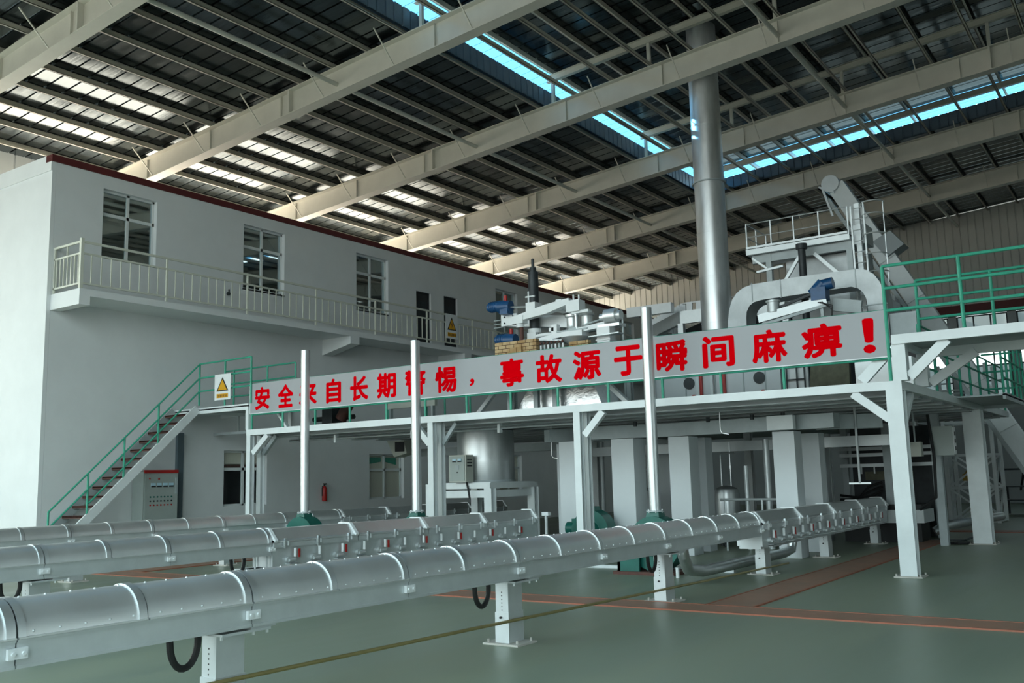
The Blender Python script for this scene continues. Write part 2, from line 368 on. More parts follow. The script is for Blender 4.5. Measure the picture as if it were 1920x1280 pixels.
# rafters
RY = [4.9+6*k-.16 for k in range(0, 7)]
ordn = ['outside the top of the picture', 'nearest, cut by the upper left corner', 'second nearest, landing on the block near its front corner', 'third nearest, passing in front of the stack top', 'fourth nearest, passing behind the stack', 'fifth nearest, just beyond the far skylight strip', 'farthest, next to the gable wall']
ZB = RA-.70
for k, y in enumerate(RY):
    t = thing('roof_rafter', 'cream painted steel roof rafter, '+ordn[k], 'rafter', (0, y, ZB), 'roof rafters', 'structure')
    x0, x1 = XL+.1, XR
    b = B(); up = (-.08, 0, 1); z0, z1 = zr(x0, ZB), zr(x1, ZB)
    b.ibeam((x0, y, z0+.35), (x1, y, z1+.35), .34, .70, .022, up)
    for x in (-25, -22, -19, -13.6, -10.5, -7.25, -4, -1): b.bar((x, y, zr(x, ZB)+.03), (x, y, zr(x, ZB)+.67), .012, .15, (0, 1, 0))
    b.build('web', 'rafter', t)
    for x in (-18.6, -3.2): B().bar((x, y, zr(x, ZB)+.02), (x, y, zr(x, ZB)+.70), .05, .32, (0, 1, 0)).build('end_plate', 'rafter', t)
    for j, x in enumerate([-24.6+2.44*i for i in range(0, 12)]):
        for sg in (-1, 1):
            B().bar((x, y+sg*.15, zr(x, ZB)+.05), (x, y+sg*.85, zr(x, RA)+.03), .026, .026).build('fly_brace', 'rafter', t)
# purlins
NP = 34
for k in range(NP):
    x = -26.74+1.222*k
    if x > XR-.2: break
    b = B(); z = zr(x)
    b.box(x-.01, x+.01, YN, YF, z, z+.155).box(x-.01, x+.065, YN, YF, z, z+.015).box(x-.065, x+.01, YN, YF, z+.145, z+.16).box(x+.05, x+.065, YN, YF, z, z+.035)
    b.build('roof_purlin', 'purlin', label='steel roof purlin of the main roof, number %d counted from the office block side' % (k+1), cat='purlin', group='main roof purlins', **S)
k = 0; x = -15.6
while x < XR-.2:
    k += 1; z = zr(x, MA-.22)
    if k > 1:
        B().box(x-.01, x+.01, YN, MY+1.7, z+.01, z+.20).box(x-.01, x+.065, YN, MY+1.7, z+.01, z+.025).box(x-.065, x+.01, YN, MY+1.7, z+.19, z+.205).build('roof_purlin', 'purlin', label='steel purlin under the raised roof part, number %d counted from the long skylight' % (k-1), cat='purlin', group='raised roof purlins', **S)
    x += 1.5
for k, y in enumerate(RY[:6]):
    t = thing('upper_rafter', 'thin cream rafter of the raised roof standing on posts, number %d counted from the camera' % (k+1), 'rafter', (0, y, MA-.5), 'raised roof rafters', 'structure')
    if y < MY:
        B().ibeam((MX+.1, y, zr(MX, MA-.33)), (XR, y, zr(XR, MA-.33)), .14, .2, .012, (-.08, 0, 1)).build('beam', 'purlin', t)
        for x in (MX+.3, -10.9, -7.3, -3.2, 1, 5): B().bar((x, y, zr(x)+.01), (x, y, zr(x, MA-.43)), .09, .09).build('post', 'purlin', t)
    else:
        B().ibeam((MX+.1, y-.6, zr(MX, MA-.33)), (XR, y-.6, zr(XR, MA-.33)), .14, .2, .012, (-.08, 0, 1)).build('beam', 'purlin', t)
for x, zz, lab in ((-16.92, 11.85, 'near the edge of the raised roof part'), (-7.26, 12.6, 'above the furnace')):
    B().cyl((x, YN, zz), (x, YF, zz), .06, 10).build('tie_tube', 'rafter', smooth=True, label='cream tie tube running from rafter to rafter '+lab, cat='tie tube', **S)

# ------------------------------------------------------------------ office block
OX, OY0, OY1, OZ = -21.25, 11.75, 46.6, 9.53
def holes_wall(b, x0, x1, ys, zs, holes):
    """wall slab between x0,x1 over y range ys, z range zs, rectangular holes (y0,y1,z0,z1)"""
    yy = sorted({ys[0], ys[1], *[h[0] for h in holes], *[h[1] for h in holes]})
    for a, c in zip(yy[:-1], yy[1:]):
        hs = sorted([h for h in holes if h[0] < c-1e-6 and h[1] > a+1e-6], key=lambda h: h[2]); z = zs[0]
        for h in hs:
            if h[2] > z: b.box(x0, x1, a, c, z, h[2])
            z = h[3]
        if z < zs[1]: b.box(x0, x1, a, c, z, zs[1])
upw = [(12.98, 14.5, 7.28, 9.02), (17.33, 18.85, 7.15, 9.02), (21.89, 23.41, 7.15, 9.02), (29.61, 31.1, 7.15, 9.0), (34.6, 36.1, 7.15, 9.0), (39.7, 41.2, 7.15, 9.0)]
grw = [(16.78, 18.27, 1.06, 2.56), (22.46, 24.12, 1.06, 2.5), (29.6, 31.12, 1.06, 2.53)]
drs = [(24.85, 25.65, 6.14, 8.2), (26.38, 27.17, 6.14, 8.24)]
b = B(); holes_wall(b, OX-.24, OX, (OY0, OY1), (0, 9.36), upw+grw+drs)
b.build('wall_left_front', 'plaster', label='long white plastered front wall of the office block', cat='wall', **S)
b = B().box(XL, OX, OY0-.1, OY0-.005, 0, 9.14).box(XL, OX-.24, OY0, OY0+.14, 0, 9.36)
b.build('wall_left_end', 'plaster', label='bright white end wall of the office block', cat='wall', **S)
B().box(XL, OX-.002, OY0-.13, OY0-.004, 9.14, OZ).build('parapet', 'plaster', label='white parapet band on top of the end wall of the office block', cat='trim', **S)
B().box(OX-.24, OX+.03, OY0-.13, OY1, 9.36, OZ).build('trim_2', 'red', label='dark red coping along the top of the office block', cat='trim', **S)
B().box(XL, OX-.24, OY0+.14, OY1, 9.1, 9.26).build('office_roof', 'concrete', label='flat concrete roof of the office block', cat='roof', **S)
B().box(XL, OX-.24, OY0+.14, OY1, 5.9, 6.1).box(XL, OX-.24, OY1, OY1+.2, 0, 9.3).box(-25.2, -25.1, OY0+.14, OY1, 0, 9.1).build('office_floor', 'plaster', label='upper floor and inner walls of the office block seen through its windows', cat='floor', **S)
wl = ['upper window of the office block nearest its front corner', 'second upper window of the office block from its front corner', 'third upper window of the office block, before the dark doors', 'upper window behind the black mast of the feeder machine', 'upper window beyond the feeder machine', 'farthest upper window of the office block',
      'ground floor window behind the first platform post', 'ground floor window behind the tall silver pole between two posts', 'ground floor window half hidden behind the silver tank']
for i, (y0, y1, z0, z1) in enumerate(upw+grw):
    t = thing('window_%d' % (i+1), wl[i], 'window', (OX-.12, (y0+y1)/2, z0), 'office block windows', 'structure')
    up = i < 6; xm = OX-.15; f = .055; b = B(); zt = z1-.62 if up else z1-.5; ym = (y0+y1)/2
    b.box(xm-.03, xm+.03, y0, y0+f, z0, z1).box(xm-.03, xm+.03, y1-f, y1, z0, z1).box(xm-.03, xm+.03, y0, y1, z0, z0+f).box(xm-.03, xm+.03, y0, y1, z1-f, z1)
    b.box(xm-.03, xm+.03, y0, y1, zt-.04, zt+.04).box(xm-.03, xm+.03, ym-.035, ym+.035, z0, z1)
    b.build('window_frame', 'frame', t)
    for a, c, d, ee in ((y0+f, ym-.035, z0+f, zt-.04), (ym+.035, y1-f, z0+f, zt-.04), (y0+f, ym-.035, zt+.04, z1-f), (ym+.035, y1-f, zt+.04, z1-f)):
        B().box(xm-.004, xm+.004, a, c, d, ee).build('pane', 'glass' if up else 'clear', t)
    if not up:  # beige panels imitate bright daylight coming through from the far side
        if i == 6: B().box(xm-.06, xm-.04, y0, y1, zt+.12, z1).build('backlight_panel', 'beige', t); B().box(xm-.06, xm-.04, y0, y1, zt, zt+.14).build('valance', 'rust', t)
        else: B().box(xm-.06, xm-.045, y0, y1, z0, z1).build('backlight_panel', 'beige', t)
        if i == 7:
            B().prism([(y0+.1, z1-.32), (ym-.1, z1-.24), (ym-.1, z1-.1), (y0+.1, z1-.1)], 'x', xm-.04, xm-.03).prism([(ym+.1, z1-.24), (y1-.2, z1-.34), (y1-.2, z1-.12), (ym+.1, z1-.1)], 'x', xm-.04, xm-.03).build('drape', 'green', t)
    else:
        B().box(OX-.06, OX+.0, y0-.02, y1+.02, z0-.04, z0).build('window_sill', 'plaster', t)
for i, (y0, y1, z0, z1) in enumerate(drs):
    t = thing('door_%d' % (i+1), ['dark upper floor door of the office block, the one nearer its front corner', 'dark upper floor door behind the yellow triangle sign on the balcony'][i], 'door', (OX-.12, (y0+y1)/2, z0), None, 'structure')
    B().box(OX-.18, OX-.12, y0+.04, y1-.04, z0, z1-.04).build('door_leaf', 'door', t)
    b = B().box(OX-.2, OX-.08, y0, y0+.04, z0, z1).box(OX-.2, OX-.08, y1-.04, y1, z0, z1).box(OX-.2, OX-.08, y0, y1, z1-.04, z1); b.build('door_frame', 'darksteel', t)
    B().box(OX-.12, OX-.08, y1-.16, y1-.12, z0+.95, z0+1.1).build('door_handle', 'chrome', t)
    b = B()
    for z in (z0+.15, z0+1.05): b.box(OX-.122, OX-.112, y0+.15, y1-.15, z, z+.7)
    b.build('door_panel', 'darksteel', t)
# balcony
t = thing('balcony', 'white concrete balcony slab running along the office block', 'balcony', (-20.65, 29, 5.77), None, 'structure')
BX = -20.05
B().box(OX, BX, OY0, OY1, 5.98, 6.14).build('slab', 'plaster', t)
B().box(OX, BX, OY0-.004, OY0+.26, 5.77, 5.98).build('end_beam', 'plaster', t)
for y in (20.4, 26.0, 31.6, 37.2, 42.8):
    B().prism([(OX, 5.98), (BX, 5.98), (BX, 5.75), (OX, 5.5)], 'y', y, y+.38).build('bracket', 'plaster', t)
t = thing('balcony_railing', 'cream steel balustrade along the balcony of the office block', 'railing', (BX, 24, 6.14))
RYE = 36.6; rx = BX-.06
def rod(b, p, q, r=.018, n=6): return b.cyl(p, q, r, n)
def sq(b, p, q, w=.04): return b.bar(p, q, w, w)
for z, w in ((7.24, .05), (6.97, .04), (6.27, .04)):
    b = B(); sq(b, (rx, OY0+.05, z), (rx, RYE, z), w); sq(b, (rx, OY0+.05, z), (OX, OY0+.05, z), w); b.build('rail', 'railcream', t)
y = OY0+.05; k = 0
b = B(); sq(b, (rx, y, 6.14), (rx, y, 7.32), .075); b.build('post', 'railcream', t)
while y < RYE-.2:
    y += .25; k += 1
    b = B()
    if k % 10 == 9: sq(b, (rx, y, 6.14), (rx, y, 7.24), .045); b.build('post', 'railcream', t)
    else:
        sq(b, (rx, y, 6.27), (rx, y, 6.97), .024); b.build('baluster', 'railcream', t)
for i in range(7):
    x = OX+.12+i*.15; b = B(); sq(b, (x, OY0+.05, 6.27), (x, OY0+.05, 6.97), .024); b.build('baluster', 'railcream', t)
b = B(); sq(b, (OX+.55, OY0+.05, 6.97), (OX+.55, OY0+.05, 7.24), .03); sq(b, (OX+.03, OY0+.05, 6.14), (OX+.03, OY0+.05, 7.24), .04); b.build('wall_post', 'railcream', t)

# signs
def glyphs(text, name, m, parent, fit, place, bold=.018, depth=.004):
    """text made to a mesh, fitted in (u0,u1,v0,v1) and put in place by place(u,v,w)"""
    cu = bpy.data.curves.new('txt', 'FONT'); cu.body = text; cu.size = 1; cu.resolution_u = 3
    ob = bpy.data.objects.new('txt', cu); COL.objects.link(ob)
    dg = bpy.context.evaluated_depsgraph_get(); me = bpy.data.meshes.new_from_object(ob.evaluated_get(dg))
    bpy.data.objects.remove(ob); vs = [v.co for v in me.vertices]
    u0, u1, v0, v1 = fit
    a, c = min(v.x for v in vs)-bold, max(v.x for v in vs)+bold; d, ee = min(v.y for v in vs)-bold, max(v.y for v in vs)+bold
    b = B(); fs = [tuple(p.vertices) for p in me.polygons]
    for k, (dx, dy) in enumerate(((0, 0), (1, 0), (-1, 0), (0, 1), (0, -1), (.7, .7), (-.7, .7), (.7, -.7), (-.7, -.7))):
        b.add([place(u0+(v.x+dx*bold-a)/(c-a)*(u1-u0), v0+(v.y+dy*bold-d)/(ee-d)*(v1-v0), -k*.0002) for v in vs], fs)
    bpy.data.meshes.remove(me)
    return b.build(name, m, parent)
def warnsign(name, lab, loc, w, h, place, text, bolt):
    t = thing(name, lab, 'sign', loc)
    def poly(pts, nm, m, w0): B().add([place(u, v, w0) for u, v in pts]+[place(u, v, w0+.006) for u, v in pts], [tuple(range(len(pts))), tuple(range(2*len(pts)-1, len(pts)-1, -1))]+[(i, len(pts)+i, len(pts)+(i+1) % len(pts), (i+1) % len(pts)) for i in range(len(pts))]).build(nm, m, t)
    poly([(0, 0), (w, 0), (w, h), (0, h)], 'plate', 'white', 0)
    poly([(w*.13, h*.34), (w*.87, h*.34), (w*.5, h*.88)], 'triangle_border', 'black', -.005)
    poly([(w*.22, h*.38), (w*.78, h*.38), (w*.5, h*.79)], 'triangle', 'yellow', -.009)
    poly([(w*.15, h*.08), (w*.85, h*.08), (w*.85, h*.24), (w*.15, h*.24)], 'caption_field', 'yellow', -.005)
    glyphs(text, 'caption', 'rust', t, (w*.18, w*.82, h*.11, h*.21), lambda u, v, q: place(u, v, -.0075+q), .012)
    if bolt: poly([(w*.52, h*.70), (w*.43, h*.54), (w*.49, h*.54), (w*.47, h*.42), (w*.57, h*.57), (w*.51, h*.57)], 'bolt', 'rust', -.012)
    return t
warnsign('warning_sign', 'white sign with yellow lightning triangle on the balcony railing before a dark door', (rx+.05, 25.5, 6.4), .66, .85, lambda u, v, w: (rx+.04-w, 25.0+u, 6.42+v), '当心触电', True)
warnsign('warning_sign', 'white sign with yellow triangle on the green railing at the top of the staircase', (-19.2, 15.08, 3.72), .61, .64, lambda u, v, w: (-19.51+u, 15.08+w, 3.71+v), '注意安全', False)

# wall bits
for (y, z0, z1, lab) in ((20.42, 1.08, 1.62, 'red fire extinguisher hung on the office wall between two windows'), (25.75, 1.05, 1.6, 'red fire extinguisher hung on the office wall between post and silver tank')):
    t = thing('fire_extinguisher', lab, 'fire extinguisher', (OX+.09, y, z0), 'fire extinguishers on the office wall')
    B().lathe([(.06, z0), (.075, z0+.03), (.075, z0+.36), (.05, z0+.43), (.025, z0+.45)], (OX+.085, y), 14).build('cylinder', 'redp', t, True)
    B().cyl((OX+.085, y, z0+.44), (OX+.085, y, z0+.5), .02, 8).box(OX+.07, OX+.1, y-.05, y+.08, z0+.49, z0+.53).build('valve_head', 'black', t)
    B().tube([(OX+.085, y+.03, z0+.48), (OX+.09, y-.09, z0+.45), (OX+.09, y-.1, z0+.15)], .012, 6).build('hose', 'black', t)
    B().box(OX, OX+.02, y-.03, y+.03, z0+.2, z0+.4).build('hanger', 'darksteel', t)
B().box(OX+.001, OX+.1, 15.24, 15.42, 0, 3.0).build('downpipe', mat('slate duct', (.10, .14, .16), .5), label='dark slate square duct on the wall beside the control cabinet', cat='duct')
B().cyl((OX+.01, 16.8, 6.9), (OX+.06, 16.8, 6.9), .05, 10).cyl((OX+.06, 16.8, 6.86), (OX+.06, 16.8, 7.02), .02, 8).build('wall_light', 'darksteel', label='small dark fitting on the office wall between two upper windows', cat='fitting')
t = thing('control_cabinet', 'tall grey control cabinet with red top strip under the staircase', 'cabinet', (-21, 14.5, 0))
cx0, cx1, cy0, cy1 = OX+.02, -20.78, 14.02, 15.0
B().box(cx0, cx1, cy0, cy1, .08, 2.0).box(cx0, cx1-.02, cy0+.02, cy1-.02, 0, .08).build('body', 'cab', t)
B().box(cx1, cx1+.012, cy0+.04, cy1-.02, .12, 1.92).build('door', 'cab', t)
B().box(cx1-.02, cx1+.02, cy0+.02, cy1, 1.96, 2.04).build('top_strip', 'redp', t)
for i in range(4):
    y = cy0+.2+i*.17; m_ = B().box(cx1+.012, cx1+.024, y, y+.13, 1.62, 1.72).build('meter', 'lightblue', t); B().box(cx1+.024, cx1+.03, y, y+.13, 1.62, 1.655).build('meter_base', 'black', m_)
for r, z in enumerate((1.38, 1.28, 1.18)):
    for i in range(7):
        y = cy0+.19+i*.1; B().cyl((cx1+.012, y, z), (cx1+.03, y, z), .02, 8).build('button', ('dgreen', 'darksteel', 'redp')[r], t)
B().box(cx1+.012, cx1+.05, cy1-.15, cy1-.11, .68, .76).build('latch', 'darksteel', t)
B().cyl((cx1+.012, cy0+.42, 1.82), (cx1+.03, cy0+.42, 1.82), .025, 8).cyl((cx1+.012, cy0+.16, 1.83), (cx1+.03, cy0+.16, 1.83), .02, 8).build('lamp', 'redp', t)
B().box(cx1+.012, cx1+.035, cy1-.09, cy1-.03, 1.45, 1.85).build('hinge', 'steelgrey', t)

# ------------------------------------------------------------------ staircase and landing
t = thing('staircase', 'cream steel staircase with red brown treads beside the office block', 'staircase', (-20.7, 13, 0))
sl = (3.52-1.0)/(15.05-12.28); zs_ = lambda y: 3.52+(y-15.05)*sl
yb = 15.05-3.52/sl
for x in (-20.2, -21.17):
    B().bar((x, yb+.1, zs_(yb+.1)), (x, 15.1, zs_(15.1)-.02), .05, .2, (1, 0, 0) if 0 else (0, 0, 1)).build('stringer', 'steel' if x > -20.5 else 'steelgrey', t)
n = 16
for i in range(n):
    z = 3.5*(i+.6)/n; y = 15.05-(3.52-z)/sl
    B().box(-21.15, -20.22, y-.1, y+.14, z-.02, z+.012).box(-21.15, -20.22, y-.1, y-.09, z-.05, z).build('tread', 'rust', t)
t = thing('stair_landing', 'cream steel landing at the head of the staircase', 'landing', (-19.8, 15.9, 3.4))
B().box(-21.2, -18.32, 15.15, 15.22, 3.42, 3.57).box(-21.2, -18.32, 16.6, 16.67, 3.42, 3.57).box(-18.39, -18.32, 15.22, 16.6, 3.42, 3.57).box(-20.25, -20.18, 15.22, 16.6, 3.42, 3.57).build('frame', 'steel', t)
B().box(-21.2, -18.32, 15.15, 16.67, 3.5, 3.53).build('plate', 'steelgrey', t)
B().box(-18.42, -18.32, 15.16, 15.26, 2.93, 3.42).build('post', 'steel', t)
B().box(-18.42, -18.32, 16.5, 16.6, 2.93, 3.42).build('post', 'steel', t)
B().bar((-20.2, 16.4, 3.42), (-20.2, 16.4, 2.98), .03, .03).bar((-21.2, 16.4, 2.98), (-18.4, 16.4, 2.98), .05, .07).build('hanger', 'steelgrey', t)
t = thing('stair_railing', 'green pipe railing along the staircase and round its landing', 'railing', (-20.2, 14, .8))
for i, (y0r, h) in enumerate(((11.33, 1.14), (11.33, .78), (12.25, 1.17))):
    b = B(); dz = (0, -.36, -.70)[i]
    b.cyl((-20.2, y0r, 4.69+dz+(y0r-15.15)*(4.69-1.14)/(15.15-11.33)), (-20.2, 15.15, 4.69+dz), .022, 8).cyl((-20.2, 15.15, 4.69+dz), (-18.22, 15.15, 4.70+dz), .022, 8); b.build('rail', 'green', t, True)
for y, zt in ((11.33, 1.14), (12.22, 1.95), (13.1, 2.78), (13.99, 3.61), (15.15, 4.69)):
    B().cyl((-20.2, y, zs_(y)+.02), (-20.2, y, zt), .025, 8).build('post', 'green', t, True)
for x in (-19.2, -18.22): B().cyl((x, 15.15, 3.57), (x, 15.15, 4.7), .025, 8).build('post', 'green', t, True)
t = thing('landing_railing', 'green pipe railing at the back of the stair landing', 'railing', (-19.6, 16.63, 3.57))
for z in (4.69, 4.33, 3.98): B().cyl((-21.1, 16.63, z), (-18.29, 16.63, z), .022, 8).build('rail', 'green', t, True)
for x in (-20.7, -19.36, -18.29): B().cyl((x, 16.63, 3.57), (x, 16.63, 4.69), .025, 8).build('post', 'green', t, True)

# ------------------------------------------------------------------ steel platform
DX0, DX1, DY0, DY1, DZ = -18.38, -3.33, 15.15, 26.2, 2.93
t = thing('steel_platform', 'large white steel working platform carrying the furnace machines', 'platform', (-11, 20, 0))
B().box(DX0, DX1, DY0, DY0+.1, DZ-.135, DZ).build('front_beam', 'steel', t)
B().box(DX1-.1, DX1, DY0+.1, DY1, DZ-.135, DZ).box(DX0, DX0+.1, DY0+.1, DY1, DZ-.135, DZ).box(DX0, DX1, DY1, DY1+.1, DZ-.135, DZ).build('edge_beam', 'steel', t)
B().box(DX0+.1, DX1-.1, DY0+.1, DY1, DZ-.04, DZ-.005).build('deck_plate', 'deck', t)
B().box(-14.5, -5.75, DY1+.1, 32.4, DZ-.12, DZ).build('furnace_floor', 'deck', t)
for x in (-14.3, -9.6, -5.9): B().hcol(x, 32.2, 0, DZ-.12, .2).build('leg', 'steel', t)
y = DY0+.75
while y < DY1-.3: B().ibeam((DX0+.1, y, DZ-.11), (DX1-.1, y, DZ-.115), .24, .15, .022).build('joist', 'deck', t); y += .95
for x, y, w in ((-18.31, 15.23, .14), (-18.31, 15.55, .14), (-12.63, 15.23, .14), (-12.63, 15.5, .14), (-9.1, 15.23, .14), (-9.1, 15.5, .14), (-3.45, 15.27, .24), (-3.5, 22.2, .36), (-5.04, 26.1, .16), (-15.0, 26.1, .2), (-10, 26.1, .2)):
    l = B().hcol(x, y, .02, DZ-.135, w).build('leg', 'steel', t); bb = B().cbox(x, y, .01, w+.16, w+.16, .02)
    for i in (-1, 1):
        for j in (-1, 1): bb.cyl((x+i*(w/2+.05), y+j*(w/2+.05), .02), (x+i*(w/2+.05), y+j*(w/2+.05), .055), .014, 6)
    bb.build('base_plate', 'concrete', l)
def knee(x, sg, y=15.22, dx=.62): B().bar((x+sg*.10, y, 2.36), (x+sg*dx, y, DZ-.15), .13, .1, (0, 1, 0)).build('knee_brace', 'steel', t)
knee(-18.28, 1); knee(-12.58, -1, dx=.5); knee(-9.05, 1, dx=.5); knee(-3.45, -1)
B().bar((-3.4, 15.4, 2.3), (-3.4, 16.0, 2.78), .1, .1).build('knee_brace', 'steel', t)
B().bar((-12.56, 15.5, 2.35), (-12.2, 15.5, 2.78), .06, .08).build('knee_brace', 'steelgrey', t)
B().bar((-18.2, 15.55, 2.35), (-17.75, 15.55, 2.78), .08, .1).build('knee_brace', 'steelgrey', t)
# conduits hung under the deck
t = thing('conduit', 'thin galvanised conduit hung under the front of the platform', 'conduit', (-13, 16.2, 2.6))
B().cyl((-18.0, 16.2, 2.66), (-9.4, 16.2, 2.66), .03, 8).build('pipe', 'pole', t, True)
for x in (-16.4, -14.0, -11.6): B().box(x-.03, x+.03, 16.15, 16.25, 2.56, 2.80).build('clip', 'steel', t)

# front railing of the platform with the banner
t = thing('platform_railing', 'green pipe railing along the front of the platform behind the banner', 'railing', (-11, 15.22, DZ))
for z in (4.03, 3.29): B().cyl((DX0+.1, 15.22, z), (-3.47, 15.22, z), .022, 8).build('rail', 'green', t, True)
px = [-18.26+1.092*i for i in range(13)]
for x in px: B().cyl((x, 15.22, DZ), (x, 15.22, 4.03), .026, 8).build('post', 'green', t, True)
for x in (-14.4, -13.3, -11, -8.7, -6.8): pass
t = thing('banner_board', 'long grey banner board with red Chinese safety slogan along the platform railing', 'banner', (-10.9, 15.17, 3.31))
bn = [(-18.27, 4.055), (-16.2, 4.05), (-13, 4.06), (-9, 4.05), (-6, 4.06), (-3.5, 4.045)]
B().box(-18.26, -3.5, 15.165, 15.185, 3.315, 4.035).build('board', 'board', t)
B().box(-18.27, -3.49, 15.16, 15.19, 3.30, 3.317).box(-18.28, -18.262, 15.16, 15.19, 3.30, 4.04).build('edge_strip', 'steel', t)
chars = [('安', -18.09, -17.56), ('全', -17.28, -16.75), ('来', -16.56, -15.97), ('自', -15.67, -15.2), ('长', -14.92, -14.37), ('期', -14.11, -13.56), ('警', -13.31, -12.73), ('惕', -12.48, -11.91), ('，', -11.58, -11.46),
         ('事', -10.82, -10.25), ('故', -9.97, -9.38), ('源', -9.14, -8.53), ('于', -8.26, -7.68), ('瞬', -7.41, -6.81), ('间', -6.53, -5.95), ('麻', -5.65, -5.05), ('痹', -4.81, -4.16), ('！', -3.85, -3.66)]
for ch, a, c in chars:
    z0, z1 = (3.47, 3.62) if ch == '，' else (3.385, 3.935)
    glyphs(ch, 'character', 'letter', t, (a, c, z0, z1), lambda u, v, w: (u, 15.162+w, v), .036)
# right side railing of the platform
t = thing('side_railing', 'green pipe railing along the open side of the platform', 'railing', (-3.38, 20, DZ))
for z in (4.0, 3.65, 3.30): B().cyl((-3.38, 16.9, z), (-3.38, DY1, z), .02, 8).build('rail', 'green', t, True)
y = 16.9
while y < DY1+.1: B().cyl((-3.38, y, DZ), (-3.38, y, 4.0), .025, 8).build('post', 'green', t, True); y += 1.162
t = thing('side_walkway', 'narrow grey walkway fixed beside the far part of the platform', 'walkway', (-2.9, 19.7, DZ))
B().box(-3.33, -2.5, 19.6, 22.7, DZ-.03, DZ).build('plate', 'deck', t)
B().box(-2.55, -2.5, 19.6, 22.7, DZ-.1, DZ+.02).box(-3.33, -2.5, 22.62, 22.7, DZ-.1, DZ+.02).build('frame', 'steelgrey', t)
t = thing('walkway_railing', 'green pipe railing on the outer edge of the side walkway', 'railing', (-2.53, 20, DZ))
for z in (4.0, 3.62, 3.25): B().cyl((-2.53, 19.65, z), (-2.53, 22.66, z), .02, 8).cyl((-2.53, 22.66, z), (-3.3, 22.66, z), .02, 8).build('rail', 'green', t, True)
for i in range(6): B().cyl((-2.53, 19.65+i*.602, DZ), (-2.53, 19.65+i*.602, 4.0), .022, 8).build('post', 'green', t, True)

# raised corner platform at the right
t = thing('raised_platform', 'white raised steel landing above the corner of the platform', 'platform', (-1, 16, DZ))
B().box(-3.42, 3.5, 15.12, 15.22, 3.485, 3.63).build('front_beam', 'steel', t)
B().box(-3.42, -3.32, 15.22, 16.85, 3.485, 3.63).box(-3.42, 3.5, 16.78, 16.88, 3.42, 3.60).box(-.2, -.1, 15.22, 16.8, 3.45, 3.60).build('edge_beam', 'steel', t)
B().box(-3.4, 3.5, 15.2, 16.85, 3.57, 3.61).build('plate', 'deck', t)
B().box(-3.44, -3.24, 15.16, 15.36, DZ, 3.485).build('post', 'steel', t)
B().box(-3.44, -3.24, 16.65, 16.85, DZ, 3.42).build('post', 'steel', t)
for y in (15.5, 16.7): B().hcol(3.2, y, 0, 3.48, .2).build('post', 'steel', t)
B().bar((-3.22, 15.24, 2.98), (-2.65, 15.24, 3.50), .15, .08, (0, 1, 0)).build('knee_brace', 'steel', t)
B().bar((-3.22, 16.75, 2.98), (-2.5, 16.75, 3.45), .15, .08, (0, 1, 0)).build('knee_brace', 'steel', t)
B().bar((-3.95, 15.32, 2.97), (-3.5, 15.32, 3.42), .16, .08, (0, 1, 0)).build('knee_brace', 'steel', t)
def railset(name, lab, y, xs_, x1, rails, z0s, r):
    t = thing(name, lab, 'railing', (xs_[0], y, 3.63))
    for z in rails: B().cyl((xs_[0], y, z), (x1, y, z), r, 8).build('rail', 'green', t, True)
    for x, z0 in zip(xs_, z0s): B().cyl((x, y, z0), (x, y, rails[0]), r*1.1, 8).build('post', 'green', t, True)
railset('raised_railing', 'green pipe railing on the front edge of the raised landing', 15.17, [-3.48, -2.39, -.7, 1.0, 2.8], 3.4, (4.72, 4.37, 4.02), (DZ, 3.63, 3.63, 3.63, 3.63), .026)
railset('raised_railing', 'green pipe railing on the back edge of the raised landing', 16.82, [-3.34, -2.2, -.6, 1.0, 2.8], 3.4, (4.74, 4.42, 4.08), (3.6,)*5, .024)

